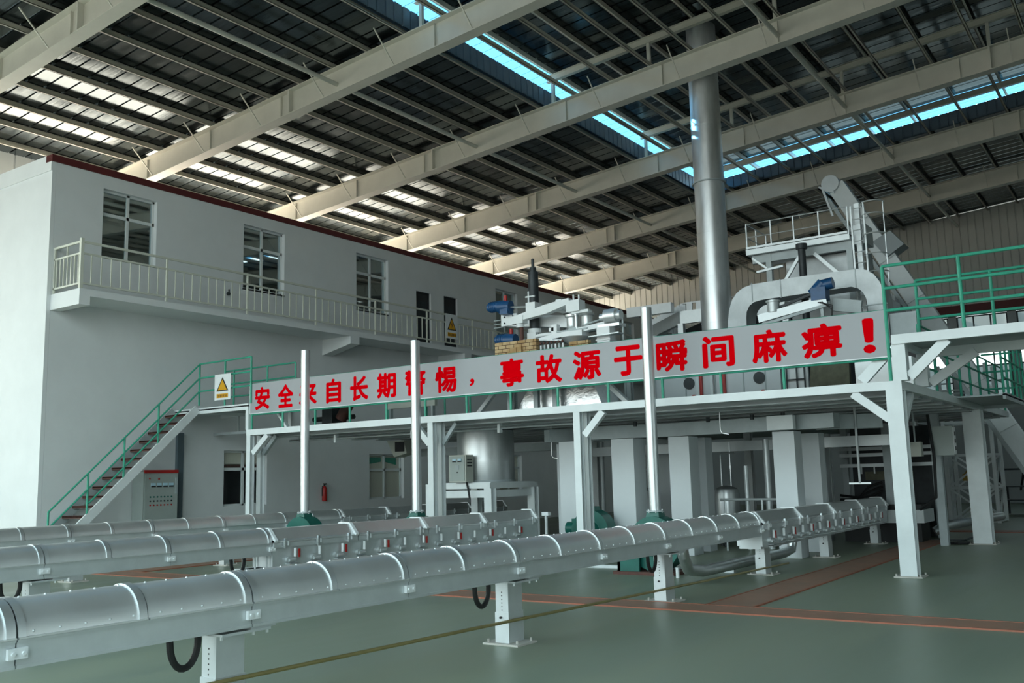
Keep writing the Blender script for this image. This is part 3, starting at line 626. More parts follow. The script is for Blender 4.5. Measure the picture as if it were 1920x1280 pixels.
# ------------------------------------------------------------------ silver trough conveyors
def conveyor(xc, y0, yt, ye, pitch, k_first_double, label, legs, hoses, rivets, group):
    """half round lids from y0 to yt, chamfered valve section from yt to ye"""
    hw, zb, zs, R = .20, .63, .795, .20
    t = thing('trough_conveyor', label, 'conveyor', (xc, (y0+ye)/2, 0), group)
    n = int(round((yt-y0)/pitch))
    # trough halves of two lids each
    k = 0; ys = [yt-i*pitch for i in range(n, -1, -1)]
    i = 0
    while i < n:
        j = min(n, i+2)
        if (i % 2) != k_first_double and i == 0: j = i+1
        a, c = ys[i]+.004, ys[j]-.004
        b = B().box(xc-hw, xc+hw, a, c, zb, zs-.02).box(xc-hw-.012, xc+hw+.012, a, c, zs-.022, zs-.008).box(xc+hw, xc+hw+.008, a, c, zb, zb+.02)
        b.build('trough', 'silver', t); i = j
    prof = [(math.cos(math.pi*q/14), math.sin(math.pi*q/14)) for q in range(15)]
    for i in range(n):
        a, c = ys[i]+.006, ys[i+1]-.006
        poly = [(xc+hw+.022, zs-.006), (xc+hw+.022, zs+.004)]+[(xc+R*u, zs+.004+R*v) for u, v in prof]+[(xc-hw-.022, zs+.004), (xc-hw-.022, zs-.006)]
        lid = B().prism(poly, 'y', a, c)
        if rivets:
            for q in range(5):
                yy = a+.09+q*(c-a-.18)/4
                for ang in (0.12, 1.45): lid.ball((xc+(R+.001)*math.cos(ang), yy, zs+.004+(R+.001)*math.sin(ang)), .0075, 6)
        L = lid.build('lid', 'galv', t, True)
        db = (i+1) % 2 == k_first_double
        def band(ya, yb, r):
            P = [(xc+(R+r)*u, zs+.002+(R+r)*v) for u, v in prof]+[(xc+(R-.004)*u, zs+.002+(R-.004)*v) for u, v in reversed(prof)]
            return B().prism(P, 'y', ya, yb)
        band(c-.055, c, .011).build('band', 'chrome', L, True)
        if db and i+1 < n: band(ys[i+1]+.006, ys[i+1]+.05, .011).build('band', 'chrome', L, True)
    for i in range(n+1):
        if i % 2 == k_first_double:
            y = ys[i]
            B().box(xc+hw+.002, xc+hw+.03, y-.055, y+.055, zs-.11, zs-.05).cyl((xc+hw+.03, y-.03, zs-.08), (xc+hw+.042, y-.03, zs-.08), .012, 6).cyl((xc+hw+.03, y+.03, zs-.08), (xc+hw+.042, y+.03, zs-.08), .012, 6).build('joint_clip', 'white', t)
    for y in legs:
        st = -.3 < y-yt < 1.0; zt = .46 if st else zb-.035
        l = B().box(xc-.075, xc+.075, y-.12, y+.12, .30, zt).box(xc-.082, xc+.082, y-.128, y+.128, .02, .31)
        if st:
            l.box(xc-.24, xc+.24, y-.19, y+.19, zt-.025, zt)
            for i in (-.13, .13): l.cyl((xc+i, y-.1, zt), (xc+i, y-.1, zb-.01), .014, 8); l.cyl((xc+i, y+.1, zt), (xc+i, y+.1, zb-.01), .014, 8)
        else: l.box(xc-.2, xc+.2, y-.17, y+.25, zb-.035, zb-.018).box(xc-.19, xc+.19, y+.08, y+.3, zb-.018, zb-.002)
        l = l.build('leg', 'silver', t)
        b = B().box(xc-.21, xc+.21, y-.17, y+.17, 0, .018)
        for i in (-1, 1):
            for j in (-1, 1): b.cyl((xc+i*.17, y+j*.12, .018), (xc+i*.17, y+j*.12, .05), .012, 6)
        b.build('base_plate', 'concrete', l)
        b = B()
        for q in range(6): b.cyl((xc-.002, y-.1205, .33+q*.034), (xc-.002, y-.118, .33+q*.034), .007, 6)
        b.cyl((xc-.01, y-.128, .26), (xc-.01, y-.145, .26), .012, 6)
        b.build('adjusting_holes', 'black', l)
        b = B()
        for q in (-.15, .12, .24): b.cyl((xc+.17, y+q, zb-.06), (xc+.17, y+q, zb-.03), .011, 6)
        if st: continue
        b.build('bolts', 'chrome', l)
    for y in hoses:
        B().tube([(xc, y-.11, zb)]+[(xc+.01, y-.11*math.cos(math.pi*q/12), zb-.05-.175*math.sin(math.pi*q/12)) for q in range(13)]+[(xc, y+.11, zb)], .024, 8).build('hose', 'black', t, True)
    # ---- valve section
    W_ = .235; zf = .80
    segs = 4; Ls = (ye-yt)/segs
    B().box(xc-W_+.03, xc+W_-.03, yt+.01, ye-.02, .47, zf-.07).box(xc-W_+.06, xc+W_-.06, yt+.02, ye-.1, .43, .47).build('valve_trough', 'silver', t)
    for i in range(segs):
        a, c = yt+i*Ls+.01, yt+(i+1)*Ls-.012
        B().box(xc-W_, xc+W_, a, c, zf-.075, zf-.005).build('side_rim', 'silver', t)
        poly = [(xc+W_+.01, zf-.002), (xc+W_+.01, zf+.02), (xc+W_-.03, zf+.035), (xc+W_-.13, zf+.185), (xc-W_+.13, zf+.185), (xc-W_+.03, zf+.035), (xc-W_-.01, zf+.02), (xc-W_-.01, zf-.002)]
        L = B().prism(poly, 'y', a, c).build('chamfered_lid', 'galv', t)
        e = .01; P2 = [(xc+W_+.01, zf), (xc+W_+.03, zf+.03), (xc+W_-.12, zf+.20), (xc-W_+.12, zf+.20), (xc-W_-.03, zf+.03), (xc-W_-.01, zf)]
        B().prism(P2, 'y', c-.06, c).build('end_band', 'white', L)
        if i == 0: B().prism(P2, 'y', a, a+.05).build('end_band', 'white', L)
        B().box(xc-W_-.09, xc-W_-.03, a+.08, a+.2, zf+.05, zf+.13).build('counterweight', 'cabside', L)
        for y in (a+.2, (a+c)/2, c-.2):
            B().box(xc+W_, xc+W_+.03, y-.02, y+.02, zf-.09, zf+.05).cyl((xc+W_+.03, y-.035, zf-.05), (xc+W_+.03, y-.035, zf+.01), .016, 6).cyl((xc+W_+.03, y+.035, zf-.05), (xc+W_+.03, y+.035, zf+.01), .016, 6).build('clamp', 'pole', t)
    nv = int((ye-yt-.3)/.47)
    for i in range(nv):
        y = yt+.28+i*.47; x = xc+W_-.03
        v = B().cyl((x, y, .55), (x+.05, y, .55), .045, 10).cyl((x+.05, y-.01, .54), (x+.05, y+.12, .54), .022, 8).box(x, x+.09, y-.03, y+.2, .485, .495).build('valve', 'silver', t, True)
        B().cyl((x+.055, y+.10, .585), (x+.055, y+.10, .705), .021, 8).build('nozzle', 'white', v, True)
        if i % 2 == 0: B().box(x+.05, x+.07, y+.155, y+.185, .575, .69).build('handle', 'redp', v)
    return t
CG = 'silver trough conveyors'
pt = .821
conveyor(-5.58, 14.36-16*pt, 14.36, 22.05, pt, 0, 'nearest silver trough conveyor, crossing the picture from its lower left corner', [.95, 4.43, 7.88, 11.34, 14.9, 18.2, 21.75], [4.1, 7.42, 11.0], True, CG)
conveyor(-10.7, 9.13-13*.815, 9.13, 15.85, .815, 1, 'middle silver trough conveyor, its valve section ending beside the silver tank stand', [2.6, 5.9, 9.0, 12.4, 15.3], [5.6, 8.7], False, CG)
conveyor(-16.2, 16.0-17*.824, 16.0, 22.6, .824, 1, 'farthest silver trough conveyor, running along the office block wall', [2.8, 6.2, 9.6, 12.9, 16.3, 19.6, 22.3], [9.3, 12.6], False, CG)
B().box(-10.45, -10.3, 15.95, 16.05, .86, .93).box(-10.4, -10.36, 15.98, 16.02, 0, .86).build('end_stand', 'white', label='small white T stand at the end of the middle conveyor', cat='stand')
B().tube([(-5.47, 1.0, .33), (-5.47, 4.6, .285), (-5.47, 7.8, .235), (-5.47, 12, .16), (-5.52, 15.9, .09)], .016, 8).build('brass_pipe', 'brass', smooth=True, label='thin brass coloured pipe sloping along the legs of the nearest conveyor', cat='pipe')

# ------------------------------------------------------------------ green blowers and silver poles
def blower(x, y, lab, plab, pole_h=4.43):
    t = thing('blower', lab, 'blower', (x, y, 0), 'green blowers')
    B().box(x-.55, x+.55, y-.35, y+.35, 0, .05).build('base_frame', 'rust', t)
    B().box(x-.5, x-.1, y-.28, y-.24, .05, .40).box(x-.5, x-.1, y+.24, y+.28, .05, .40).box(x-.5, x-.1, y-.28, y+.28, .36, .40).box(x-.5, x-.45, y-.28, y+.28, .05, .2).build('pedestal', 'dgreen', t)
    sp = [(x+.12+.42*(1+.10*a/6.28)*math.cos(a), .50+.42*(1+.12*a/6.28)*math.sin(a)) for a in [6.28*i/24 for i in range(24)]]
    B().prism(sp, 'y', y-.17, y+.17).build('scroll_housing', 'dgreen', t, True)
    B().cyl((x+.12, y-.17, .5), (x+.12, y-.30, .5), .22, 18, .16).build('inlet', 'dgreen', t, True)
    B().cyl((x-.5, y, .55), (x-.05, y, .55), .14, 14).box(x-.38, x-.18, y-.06, y+.06, .67, .75).build('motor', 'dgreen', t, True)
    B().cyl((x-.47, y-.01, .5), (x-.42, y-.01, .5), .02, 6).cyl((x-.1, y-.3, .5), (x-.1, y-.2, .5), .02, 6).build('pulley_shaft', 'darksteel', t)
    b = B(); q = [(-.13, -.13), (.13, -.13), (.13, .13), (-.13, .13)]; r = .09
    vs = [(x+.1+u*1.0, y+v*1.0, .86) for u, v in q]+[(x+.1+u*.8, y+v*.8, 1.0) for u, v in q]
    b.add(vs, [(3, 2, 1, 0), (4, 5, 6, 7), (0, 1, 5, 4), (1, 2, 6, 5), (2, 3, 7, 6), (3, 0, 4, 7)]).build('outlet', 'dgreen', t)
    if plab:
        p = thing('vent_pole', plab, 'vent pipe', (x+.1, y, 1.0), 'silver vent pipes of the blowers')
        B().cyl((x+.1, y, 1.02), (x+.1, y, pole_h), .095, 20).build('tube', 'pole', p, True)
        B().cyl((x+.1, y, 1.0), (x+.1, y, 1.02), .15, 16).build('flange', 'steelgrey', p, True)
        b = B()
        for i in range(6): a = i*math.pi/3; b.cyl((x+.1+.125*math.cos(a), y+.125*math.sin(a), .985), (x+.1+.125*math.cos(a), y+.125*math.sin(a), 1.04), .012, 6)
        b.build('flange_bolts', 'pole', p)
    return t
blower(-7.3, 14.43, 'dark green blower behind the nearest conveyor below the tallest looking silver pole', 'right-hand silver vent pipe, passing in front of the banner before its last five characters')
blower(-12.5, 14.45, 'dark green blower hidden behind the middle conveyor below a silver pole', 'middle silver vent pipe, covering the seventh character of the banner', 4.41)
blower(-15.2, 14.0, 'dark green blower between the middle and farthest conveyors', 'left-hand silver vent pipe, covering the third character of the banner')
blower(-10.05, 17.1, 'dark green blower standing between two white piers under the platform', None)
B().tube([(-5.95, 12.7, .66), (-5.95, 12.75, .45), (-6.05, 13.1, .22), (-6.05, 13.6, .15), (-6.0, 17.1, .15), (-5.95, 17.35, .2), (-5.93, 17.42, .4), (-5.93, 17.42, .6)], .085, 12).build('elbow_duct', 'pole', smooth=True, label='silver round duct bending to the floor under the nearest conveyor', cat='duct')
B().cyl((-6.6, 13.9, 0), (-6.6, 13.9, .16), .03, 8).build('floor_stub', 'white', label='short white pipe stub standing on the floor near the duct bend', cat='stub')
B().box(-9.2, -6.1, 14.95, 15.05, 0, .05).build('floor_sill', 'steel', label='low white sill on the floor behind the green blower', cat='sill')

# ------------------------------------------------------------------ silver tank on its stand
t = thing('tank_stand', 'white steel stand carrying the round silver tank', 'stand', (-13.2, 18, 0))
B().box(-14.4, -12.55, 17.1, 17.22, 1.40, 1.52).box(-14.4, -12.55, 18.9, 19.02, 1.40, 1.52).box(-14.4, -14.28, 17.22, 18.9, 1.40, 1.52).box(-12.67, -12.55, 17.22, 18.9, 1.40, 1.52).box(-14.3, -12.6, 17.2, 18.95, 1.5, 1.54).build('frame', 'steel', t)
for x in (-14.3, -12.62):
    for y in (17.2, 18.92): B().hcol(x, y, 0, 1.40, .2).build('leg', 'steel', t)
B().box(-14.35, -12.6, 17.18, 17.24, 1.2, 1.36).box(-12.66, -12.6, 17.2, 18.9, 1.2, 1.36).build('apron', 'steel', t)
t = thing('storage_tank', 'round silver tank under the platform behind the small control box', 'tank', (-13.35, 18.05, 1.54))
B().lathe([(.66, 1.54), (.67, 1.56), (.67, 2.0), (.672, 2.02), (.67, 2.04), (.67, 2.66), (.66, 2.72)], (-13.35, 18.05), 40).build('shell', 'chrome', t, True)
B().lathe([(.69, 1.54), (.69, 1.59)], (-13.35, 18.05), 40).build('foot_ring', 'steelgrey', t, True)
t = thing('control_box', 'beige control box with two meters in front of the silver tank', 'control box', (-13.3, 17.12, 1.54))
B().box(-13.60, -13.12, 16.98, 17.26, 1.55, 2.16).build('case', 'cabside', t)
B().box(-13.57, -13.15, 16.965, 16.98, 1.58, 2.13).build('door', 'cab', t)
for x in (-13.48, -13.33): m_ = B().box(x, x+.1, 16.95, 16.965, 2.0, 2.08).build('meter', 'lightblue', t); B().box(x, x+.1, 16.945, 16.95, 2.0, 2.03).build('meter_base', 'black', m_)
B().box(-13.40, -13.30, 16.955, 16.965, 1.83, 1.93).build('keypad', 'steelgrey', t)
B().cyl((-13.35, 16.965, 1.77), (-13.35, 16.95, 1.77), .015, 8).build('switch', 'black', t)
b = B()
for z in (1.9, 1.97, 2.04): b.box(-13.12, -13.115, 17.03, 17.21, z, z+.03)
b.build('vents', 'darksteel', t)
B().tube([(-13.2, 17.1, 1.55), (-13.12, 17.05, 1.4), (-13.06, 17.02, 1.2)], .025, 8).build('cable', 'black', t, True)

# ------------------------------------------------------------------ glass feeder machine on the platform
t = thing('feeder_machine', 'white feeder machine with levers and a black mast above the firebricks', 'machine', (-10.9, 17.2, DZ))
def P(u, z, y=17.0): return (u, y, z)
B().cyl((-11.31, 17.2, 2.95), (-11.31, 17.2, 6.12), .115, 16).cyl((-11.31, 17.2, 6.12), (-11.31, 17.2, 6.22), .07, 12).cyl((-11.31, 17.2, 6.22), (-11.31, 17.2, 6.42), .035, 8).build('mast', 'darksteel', t, True)
B().box(-11.42, -11.2, 17.06, 17.34, 4.45, 4.75).cyl((-11.31, 17.2, 4.75), (-11.31, 17.2, 4.84), .15, 16).build('mast_foot', 'white', t, True)
B().box(-11.43, -11.19, 17.05, 17.35, 5.18, 5.42).cyl((-11.38, 17.1, 5.42), (-11.38, 17.1, 5.68), .02, 8).cyl((-11.46, 17.1, 5.56), (-11.22, 17.1, 5.56), .02, 8).build('mast_clamp', 'white', t)
B().bar((-12.25, 17.45, 5.16), (-10.42, 17.45, 4.93), .22, .26).build('beam', 'white', t)
b = B().box(-12.28, -11.85, 17.3, 17.33, 5.02, 5.28)
b.build('end_plate', 'white', t)
b = B()
for x in (-12.18, -11.95):
    for z in (5.08, 5.22): b.cyl((x, 17.3, z), (x, 17.28, z), .02, 6)
b.build('plate_bolts', 'darksteel', t)
b = B()
for z in (5.02, 5.10, 5.19): b.cyl((-12.55, 17.4, z), (-12.25, 17.4, z), .012, 6)
b.build('guide_rods', 'steelgrey', t)
def motor(x0, x1, y, z, nm='motor'):
    g = B().cyl((x0, y, z), (x0+(x1-x0)*.45, y, z), .12, 14).cyl((x0-.05, y, z), (x0, y, z), .09, 12).cyl((x0+(x1-x0)*.45, y, z-.02), (x1, y, z-.04), .15, 12, .13).box(x0+(x1-x0)*.6, x1-.02, y-.12, y+.12, z-.22, z-.08).build(nm, 'blue', t, True)
    b = B()
    for i in range(5): b.cyl((x0+.03+i*.05, y, z), (x0+.045+i*.05, y, z), .128, 14)
    b.build('cooling_fins', 'blue', g, True)
    B().cyl((x0+(x1-x0)*.75, y, z+.1), (x0+(x1-x0)*.75, y, z+.22), .04, 8).build('filler_cap', 'redp', g, True)
motor(-12.5, -11.93, 17.2, 5.47); B().cyl((-11.95, 17.2, 5.41), (-11.4, 17.2, 5.36), .025, 8).build('shaft', 'pole', t, True)
motor(-12.3, -11.82, 17.2, 4.70); B().box(-11.93, -11.85, 17.1, 17.3, 4.1, 4.58).build('motor_bracket', 'white', t)
B().tube([(-12.1, 17.1, 4.6), (-12.05, 17.05, 4.4), (-11.9, 17.05, 4.25)], .015, 6).build('cable', 'black', t, True)
b = B(); b.bar((-11.62, 16.85, 5.03), (-10.75, 16.85, 5.16), .16, .12, h2=.2).bar((-10.75, 16.85, 5.16), (-10.15, 16.85, 5.27), .16, .2, h2=.12); b.build('upper_lever', 'white', t)
B().box(-11.62, -11.32, 16.75, 16.95, 4.93, 5.10).cyl((-11.45, 16.85, 4.85), (-11.45, 16.85, 4.95), .09, 12).build('lever_pivot', 'white', t, True)
B().cyl((-11.42, 16.85, 4.45), (-11.42, 16.85, 4.86), .045, 10).box(-11.48, -11.32, 16.75, 16.95, 4.30, 4.52).build('pivot_post', 'rust', t, True)
B().box(-10.2, -9.88, 16.72, 16.98, 5.02, 5.26).cyl((-10.08, 16.85, 5.26), (-10.08, 16.85, 5.40), .02, 6).cyl((-9.95, 16.85, 5.26), (-9.95, 16.85, 5.38), .02, 6).box(-10.1, -9.7, 16.78, 16.95, 4.98, 5.04).build('lever_head', 'white', t)
B().box(-10.62, -10.48, 17.0, 17.3, 5.12, 5.38).box(-10.5, -10.3, 17.05, 17.25, 5.15, 5.34).build('slide_block', 'white', t)
B().cyl((-11.2, 17.15, 5.22), (-10.6, 17.15, 5.30), .025, 8).cyl((-11.2, 17.1, 5.14), (-10.6, 17.1, 5.2), .02, 8).build('tie_rods', 'pole', t, True)
for x in (-10.28, -9.92): B().lathe([(.15, 4.70), (.13, 4.73), (.12, 4.78), (.12, 4.95), (.16, 4.97), (.16, 5.02), (.05, 5.04), (.05, 5.1)], (x, 17.1), 16).build('cylinder', 'galv', t, True)
B().lathe([(.2, 4.66), (.2, 4.70)], (-10.1, 17.0), 20).box(-10.5, -9.75, 16.8, 17.3, 4.63, 4.66).build('cylinder_plate', 'steelgrey', t)
B().cyl((-10.03, 16.85, 4.55), (-10.03, 16.85, 5.02), .035, 10).cyl((-10.03, 16.85, 4.95), (-10.03, 16.85, 5.03), .06, 10).build('plunger_rod', 'pole', t, True)
b = B(); b.bar((-11.25, 16.9, 4.46), (-10.6, 16.9, 4.56), .16, .14, h2=.1).bar((-10.6, 16.9, 4.56), (-9.35, 16.9, 4.69), .16, .1); b.build('lower_lever', 'white', t)
B().box(-10.35, -9.85, 16.75, 17.05, 4.50, 4.62).build('lever_hub', 'white', t)
B().box(-10.66, -10.52, 16.85, 16.98, 4.56, 4.82).box(-10.72, -10.6, 16.85, 16.98, 4.68, 4.76).build('lever_bracket', 'white', t)
B().lathe([(.32, 4.60), (.34, 4.62), (.34, 4.66), (.30, 4.68)], (-10.9, 17.2), 28).build('hand_wheel', 'white', t, True)
B().box(-9.5, -9.2, 16.75, 17.0, 4.2, 4.62).box(-9.52, -9.18, 16.73, 17.02, 4.34, 4.37).build('counterweight', 'white', t)
B().box(-9.5, -9.0, 16.8, 17.1, 4.62, 4.68).cyl((-9.5, 16.95, 4.85), (-9.38, 16.95, 4.85), .08, 12).cyl((-9.38, 16.95, 4.86), (-9.12, 16.95, 4.86), .15, 16).cyl((-9.12, 16.95, 4.86), (-9.02, 16.95, 4.86), .1, 12).build('gear_motor', 'galv', t, True)
B().cyl((-9.95, 17.0, 4.75), (-9.45, 16.97, 4.83), .02, 6).build('drive_shaft', 'steelgrey', t, True)
B().bar((-9.02, 17.0, 3.0), (-9.02, 17.0, 4.8), .03, .03).build('prop', 'steelgrey', t)
B().lathe([(.08, 4.1), (.12, 4.3), (.3, 4.42), (.34, 4.45)], (-9.95, 16.7), 20).build('funnel', 'silver', t, True)
B().bar((-11.2, 16.7, 4.52), (-10.0, 16.7, 4.40), .25, .02).bar((-9.6, 16.7, 4.42), (-8.9, 16.7, 4.44), .25, .02).build('cover_plates', 'silver', t)
for x in (-12.0, -10.9, -9.7, -9.1): B().hcol(x, 17.3, DZ, 4.1, .14).build('leg', 'steelgrey', t)
B().box(-12.05, -9.0, 16.35, 17.6, 4.02, 4.12).build('table', 'steelgrey', t)
# firebricks
t = thing('firebrick_kerb', 'low wall of tan firebricks on the feeder machine table behind the banner', 'bricks', (-11.1, 16.4, 4.12))
random.seed(3)
def bricks(x0, x1, y, rows, h=.075, L=.2):
    out = []
    for r in range(rows):
        x = x0-(L/2 if r % 2 else 0)
        while x < x1-.03:
            a, c = max(x, x0), min(x+L-.014, x1)
            if c-a > .04: out.append((a, c, y-.06, y+.06, 4.12+r*h, 4.12+(r+1)*h-.012))
            x += L
    return out
b = B()
for q in bricks(-11.78, -10.72, 16.4, 5): b.box(*q)
b.build('brick_courses', 'brick', t)
B().box(-11.77, -10.73, 16.36, 16.44, 4.12, 4.48).build('mortar_core', 'rust', t)
B().box(-11.36, -11.20, 16.30, 16.36, 4.12, 4.34).build('upright_brick', 'brick', t)
B().box(-11.17, -11.06, 16.28, 16.36, 4.12, 4.34).build('upright_brick', 'brick', t)
t = thing('firebrick_row', 'brown brick row on the feeder machine table beside the counterweight', 'bricks', (-9.6, 16.4, 4.12))
b = B()
for q in bricks(-9.95, -9.5, 16.45, 3): b.box(*q)
b.build('brick_courses', 'brick', t)
t = thing('burner_row', 'row of small valves and burner pipes beside the firebricks', 'burner', (-10.4, 16.5, 4.12))
for i in range(7):
    x = -10.65+i*.09; B().cyl((x, 16.42, 4.12), (x, 16.42, 4.33), .022, 8).build('burner_pipe', ('white', 'steelgrey')[i % 2], t, True)
    B().ball((x, 16.40, 4.37), .03, 8).build('valve_knob', 'rust', t, True)
# boxes and foil ducts on the deck seen through the railing
t = thing('insulated_channel', 'foil wrapped channel under the feeder machine seen below the banner', 'duct', (-10.3, 16.6, DZ))
B().prism([(-11.2, DZ), (-9.1, DZ), (-9.3, 3.42), (-9.9, 3.62), (-10.8, 3.5)], 'y', 16.2, 17.0).build('foil_jacket', 'foil', t)
for x in (-11.2, -10.55, -10.1): B().hcol(x, 16.05, DZ, 3.9, .1).build('post', 'steelgrey', t)
B().bar((-12.3, 16.3, DZ), (-11.7, 16.3, 3.5), .08, .1, (0, 1, 0)).build('brace', 'steel', t)
B().bar((-8.55, 16.3, DZ+.02), (-9.2, 16.3, 3.55), .08, .14, (0, 1, 0)).build('brace', 'steel', t)
t = thing('valve_station', 'dark valve station on the platform near the landing stair', 'machine', (-17, 16.8, DZ))
B().box(-17.3, -16.95, 16.6, 17.1, DZ, 3.7).build('valve_body', 'darksteel', t)
B().cyl((-17.8, 16.8, 3.2), (-16.4, 16.8, 3.2), .06, 10).build('pipe', 'black', t, True)
B().cyl((-16.75, 16.7, 3.15), (-16.5, 16.75, 3.55), .14, 12).build('actuator', 'rust', t, True)
B().bar((-17.95, 15.6, 3.55), (-17.4, 15.6, DZ), .06, .1, (0, 1, 0)).build('brace', 'steel', t)
t = thing('pipe_barrier', 'green pipe barrier with grey cross bar on the middle of the platform', 'railing', (-14.8, 18.2, DZ))
for x in (-16.9, -15.6, -15.0, -14.2, -13.0): B().cyl((x, 18.6, DZ), (x, 18.6, 3.75), .025, 8).build('post', 'green', t, True)
for z in (3.7, 3.2): B().cyl((-16.9, 18.6, z), (-13.0, 18.6, z), .02, 8).build('rail', 'green', t, True)
B().box(-16.6, -15.0, 18.2, 18.3, 3.45, 3.6).build('cross_bar', 'cabside', t)
for x in (-16.5, -15.1): B().box(x-.03, x+.03, 18.2, 18.3, DZ, 3.45).build('cross_post', 'steelgrey', t)

# ------------------------------------------------------------------ furnace on the platform
fc = (-9.6, 28.04)
def octo(r, k=8, off=math.pi/8): return [(fc[0]+r*math.cos(off+2*math.pi*i/k), fc[1]+r*math.sin(off+2*math.pi*i/k)) for i in range(k)]
t = thing('furnace', 'large eight-sided melting furnace with a steel crown behind the stack', 'furnace', (*fc, DZ))
B().prism(octo(3.55), 'z', DZ, 5.6).build('upper_shell', 'darksteel', t)
B().prism(octo(3.0), 'z', 5.6, 5.95).build('crown_plate', 'darksteel', t)
o2 = octo(3.92); o3 = octo(3.75)
for i in range(8):
    a, c = o2[i], o2[(i+1) % 8]
    B().bar((*a, 5.97), (*c, 5.97), .12, .36).build('crown_beam', 'silver', t)
    B().bar((*a, DZ), (*a, 5.8), .16, .16).build('crown_post', 'silver', t)
    m_ = V((*a, 0)).lerp(V((*c, 0)), .25); B().bar((m_.x, m_.y, DZ), (m_.x, m_.y, 5.8), .2, .2).build('crown_post', 'white', t)
    b = B(); A_, C_ = V((*o3[i], 0)), V((*o3[(i+1) % 8], 0))
    for q in range(10):
        p = A_.lerp(C_, (q+.5)/10); p2 = A_.lerp(C_, (q+1)/10); b.bar((p.x, p.y, 6.13), (p.x, p.y, 6.42), .17, .06)
    b.bar((*A_.xy, 6.40), (*C_.xy, 6.40), .05, .03)
    b.build('crown_teeth', 'white', t)
B().box(-12.6, -11.2, 24.0, 24.2, 6.1, 6.38).build('side_plate', 'white', t)
fy = 18.1
t = thing('burner_housing', 'low white housing with round peep holes below the right half of the banner', 'housing', (-7.5, 19, DZ))
B().box(-9.0, -6.2, fy, 19.9, DZ, 4.02).build('casing', 'column', t)
for x in (-8.75, -8.2, -7.55, -6.95, -6.5): B().box(x-.012, x+.012, fy-.012, fy, DZ, 4.0).build('seam', 'steelgrey', t)
for x in (-7.85, -7.35): B().box(x-.03, x+.03, fy-.06, fy, DZ, 3.9).build('red_strap', 'redp', t)
for x, z in ((-8.12, 3.45), (-6.62, 3.45)):
    B().cyl((x, fy-.03, z), (x, fy+.001, z), .12, 18).build('peep_port', 'darksteel', t, True)
for x in (-7.98, -6.52):
    g = B().cyl((x, fy-.12, DZ), (x, fy-.12, 3.2), .035, 8).build('gas_cock', 'redp', t, True); B().cyl((x-.1, fy-.12, 3.0), (x+.12, fy-.12, 3.02), .07, 10).build('cock_body', 'black', g, True)
for x0 in (-8.9, -7.9, -7.6): B().box(x0-.03, x0+.03, fy-.09, fy-.012, DZ, 4.0).build('buckstay', 'steel', t)
t = thing('ladder_rack', 'small white ladder rack leaning on the furnace', 'rack', (-5.95, 18.1, DZ))
b = B()
for x in (-6.05, -5.85, -5.7): b.box(x-.012, x+.012, 18.0, 18.03, DZ, 4.0)
for z in (3.15, 3.35, 3.6, 3.8): b.box(-6.05, -5.7, 18.0, 18.03, z-.012, z+.012)
b.build('frame', 'darksteel', t)
B().box(-6.1, -5.65, 18.06, 18.1, DZ, 4.0).build('sheet', 'white', t)
b = B()
for i in range(10):
    a = i/9; b.v.append((-5.6+.75*a, 17.9+.06*math.sin(i*2.1), DZ)); b.v.append((-5.58+.72*a, 18.0+.05*math.sin(i*1.7), 3.5)); b.v.append((-5.56+.68*a, 18.15, 3.95+.03*math.sin(i)))
for i in range(9): b.f += [(3*i, 3*i+3, 3*i+4, 3*i+1), (3*i+1, 3*i+4, 3*i+5, 3*i+2)]
k = len(b.v); b.v += [(x, y+.12, z) for x, y, z in b.v]; b.f += [tuple(reversed([q+k for q in f])) for f in b.f]
b.f += [(3*i+2, 3*i+5, 3*i+5+k, 3*i+2+k) for i in range(9)]+[(0, 1, 1+k, k), (1, 2, 2+k, 1+k), (28, 27, 27+k, 28+k), (29, 28, 28+k, 29+k)]
b.build('canvas_screen', 'canvas', smooth=True, label='olive canvas screen hanging beside the furnace below the end of the banner', cat='canvas')
t = thing('box_duct', 'grey sheet metal box duct on the platform below the exclamation mark', 'duct', (-4.5, 18.3, DZ))
B().prism([(-4.75, DZ+.12), (-3.75, DZ+.12), (-3.75, 3.6), (-4.5, 3.75), (-4.75, 3.6)], 'y', 18.0, 18.9).build('body', 'galv', t)
B().cyl((-4.8, 18.0, 3.72), (-4.0, 18.0, 3.78), .1, 12).build('foil_pipe', 'foil', t, True)
B().box(-4.7, -3.8, 18.05, 18.85, DZ, DZ+.12).build('plinth', 'darksteel', t)

# stack
SXX, SYY = -9.7, 23.6
t = thing('exhaust_stack', 'tall silver exhaust stack rising from the furnace through the roof', 'stack', (SXX, SYY, DZ))
zs2 = [DZ, 4.2, 5.55, 6.8, 8.0, 9.4, 11.0, 12.3, 14.6]
for i in range(len(zs2)-1): B().cyl((SXX, SYY, zs2[i]+.004), (SXX, SYY, zs2[i+1]-.004), .405, 28).build('section', 'chrome', t, True)
for z in zs2[1:-1]: B().cyl((SXX, SYY, z-.015), (SXX, SYY, z+.015), .415 if z != 9.4 else .45, 28).build('flange', 'chrome' if z != 9.4 else 'steelgrey', t, True)
B().cyl((SXX, SYY, 13.9), (SXX, SYY, 13.98), .6, 28, .46).build('roof_collar', 'darksteel', t, True)
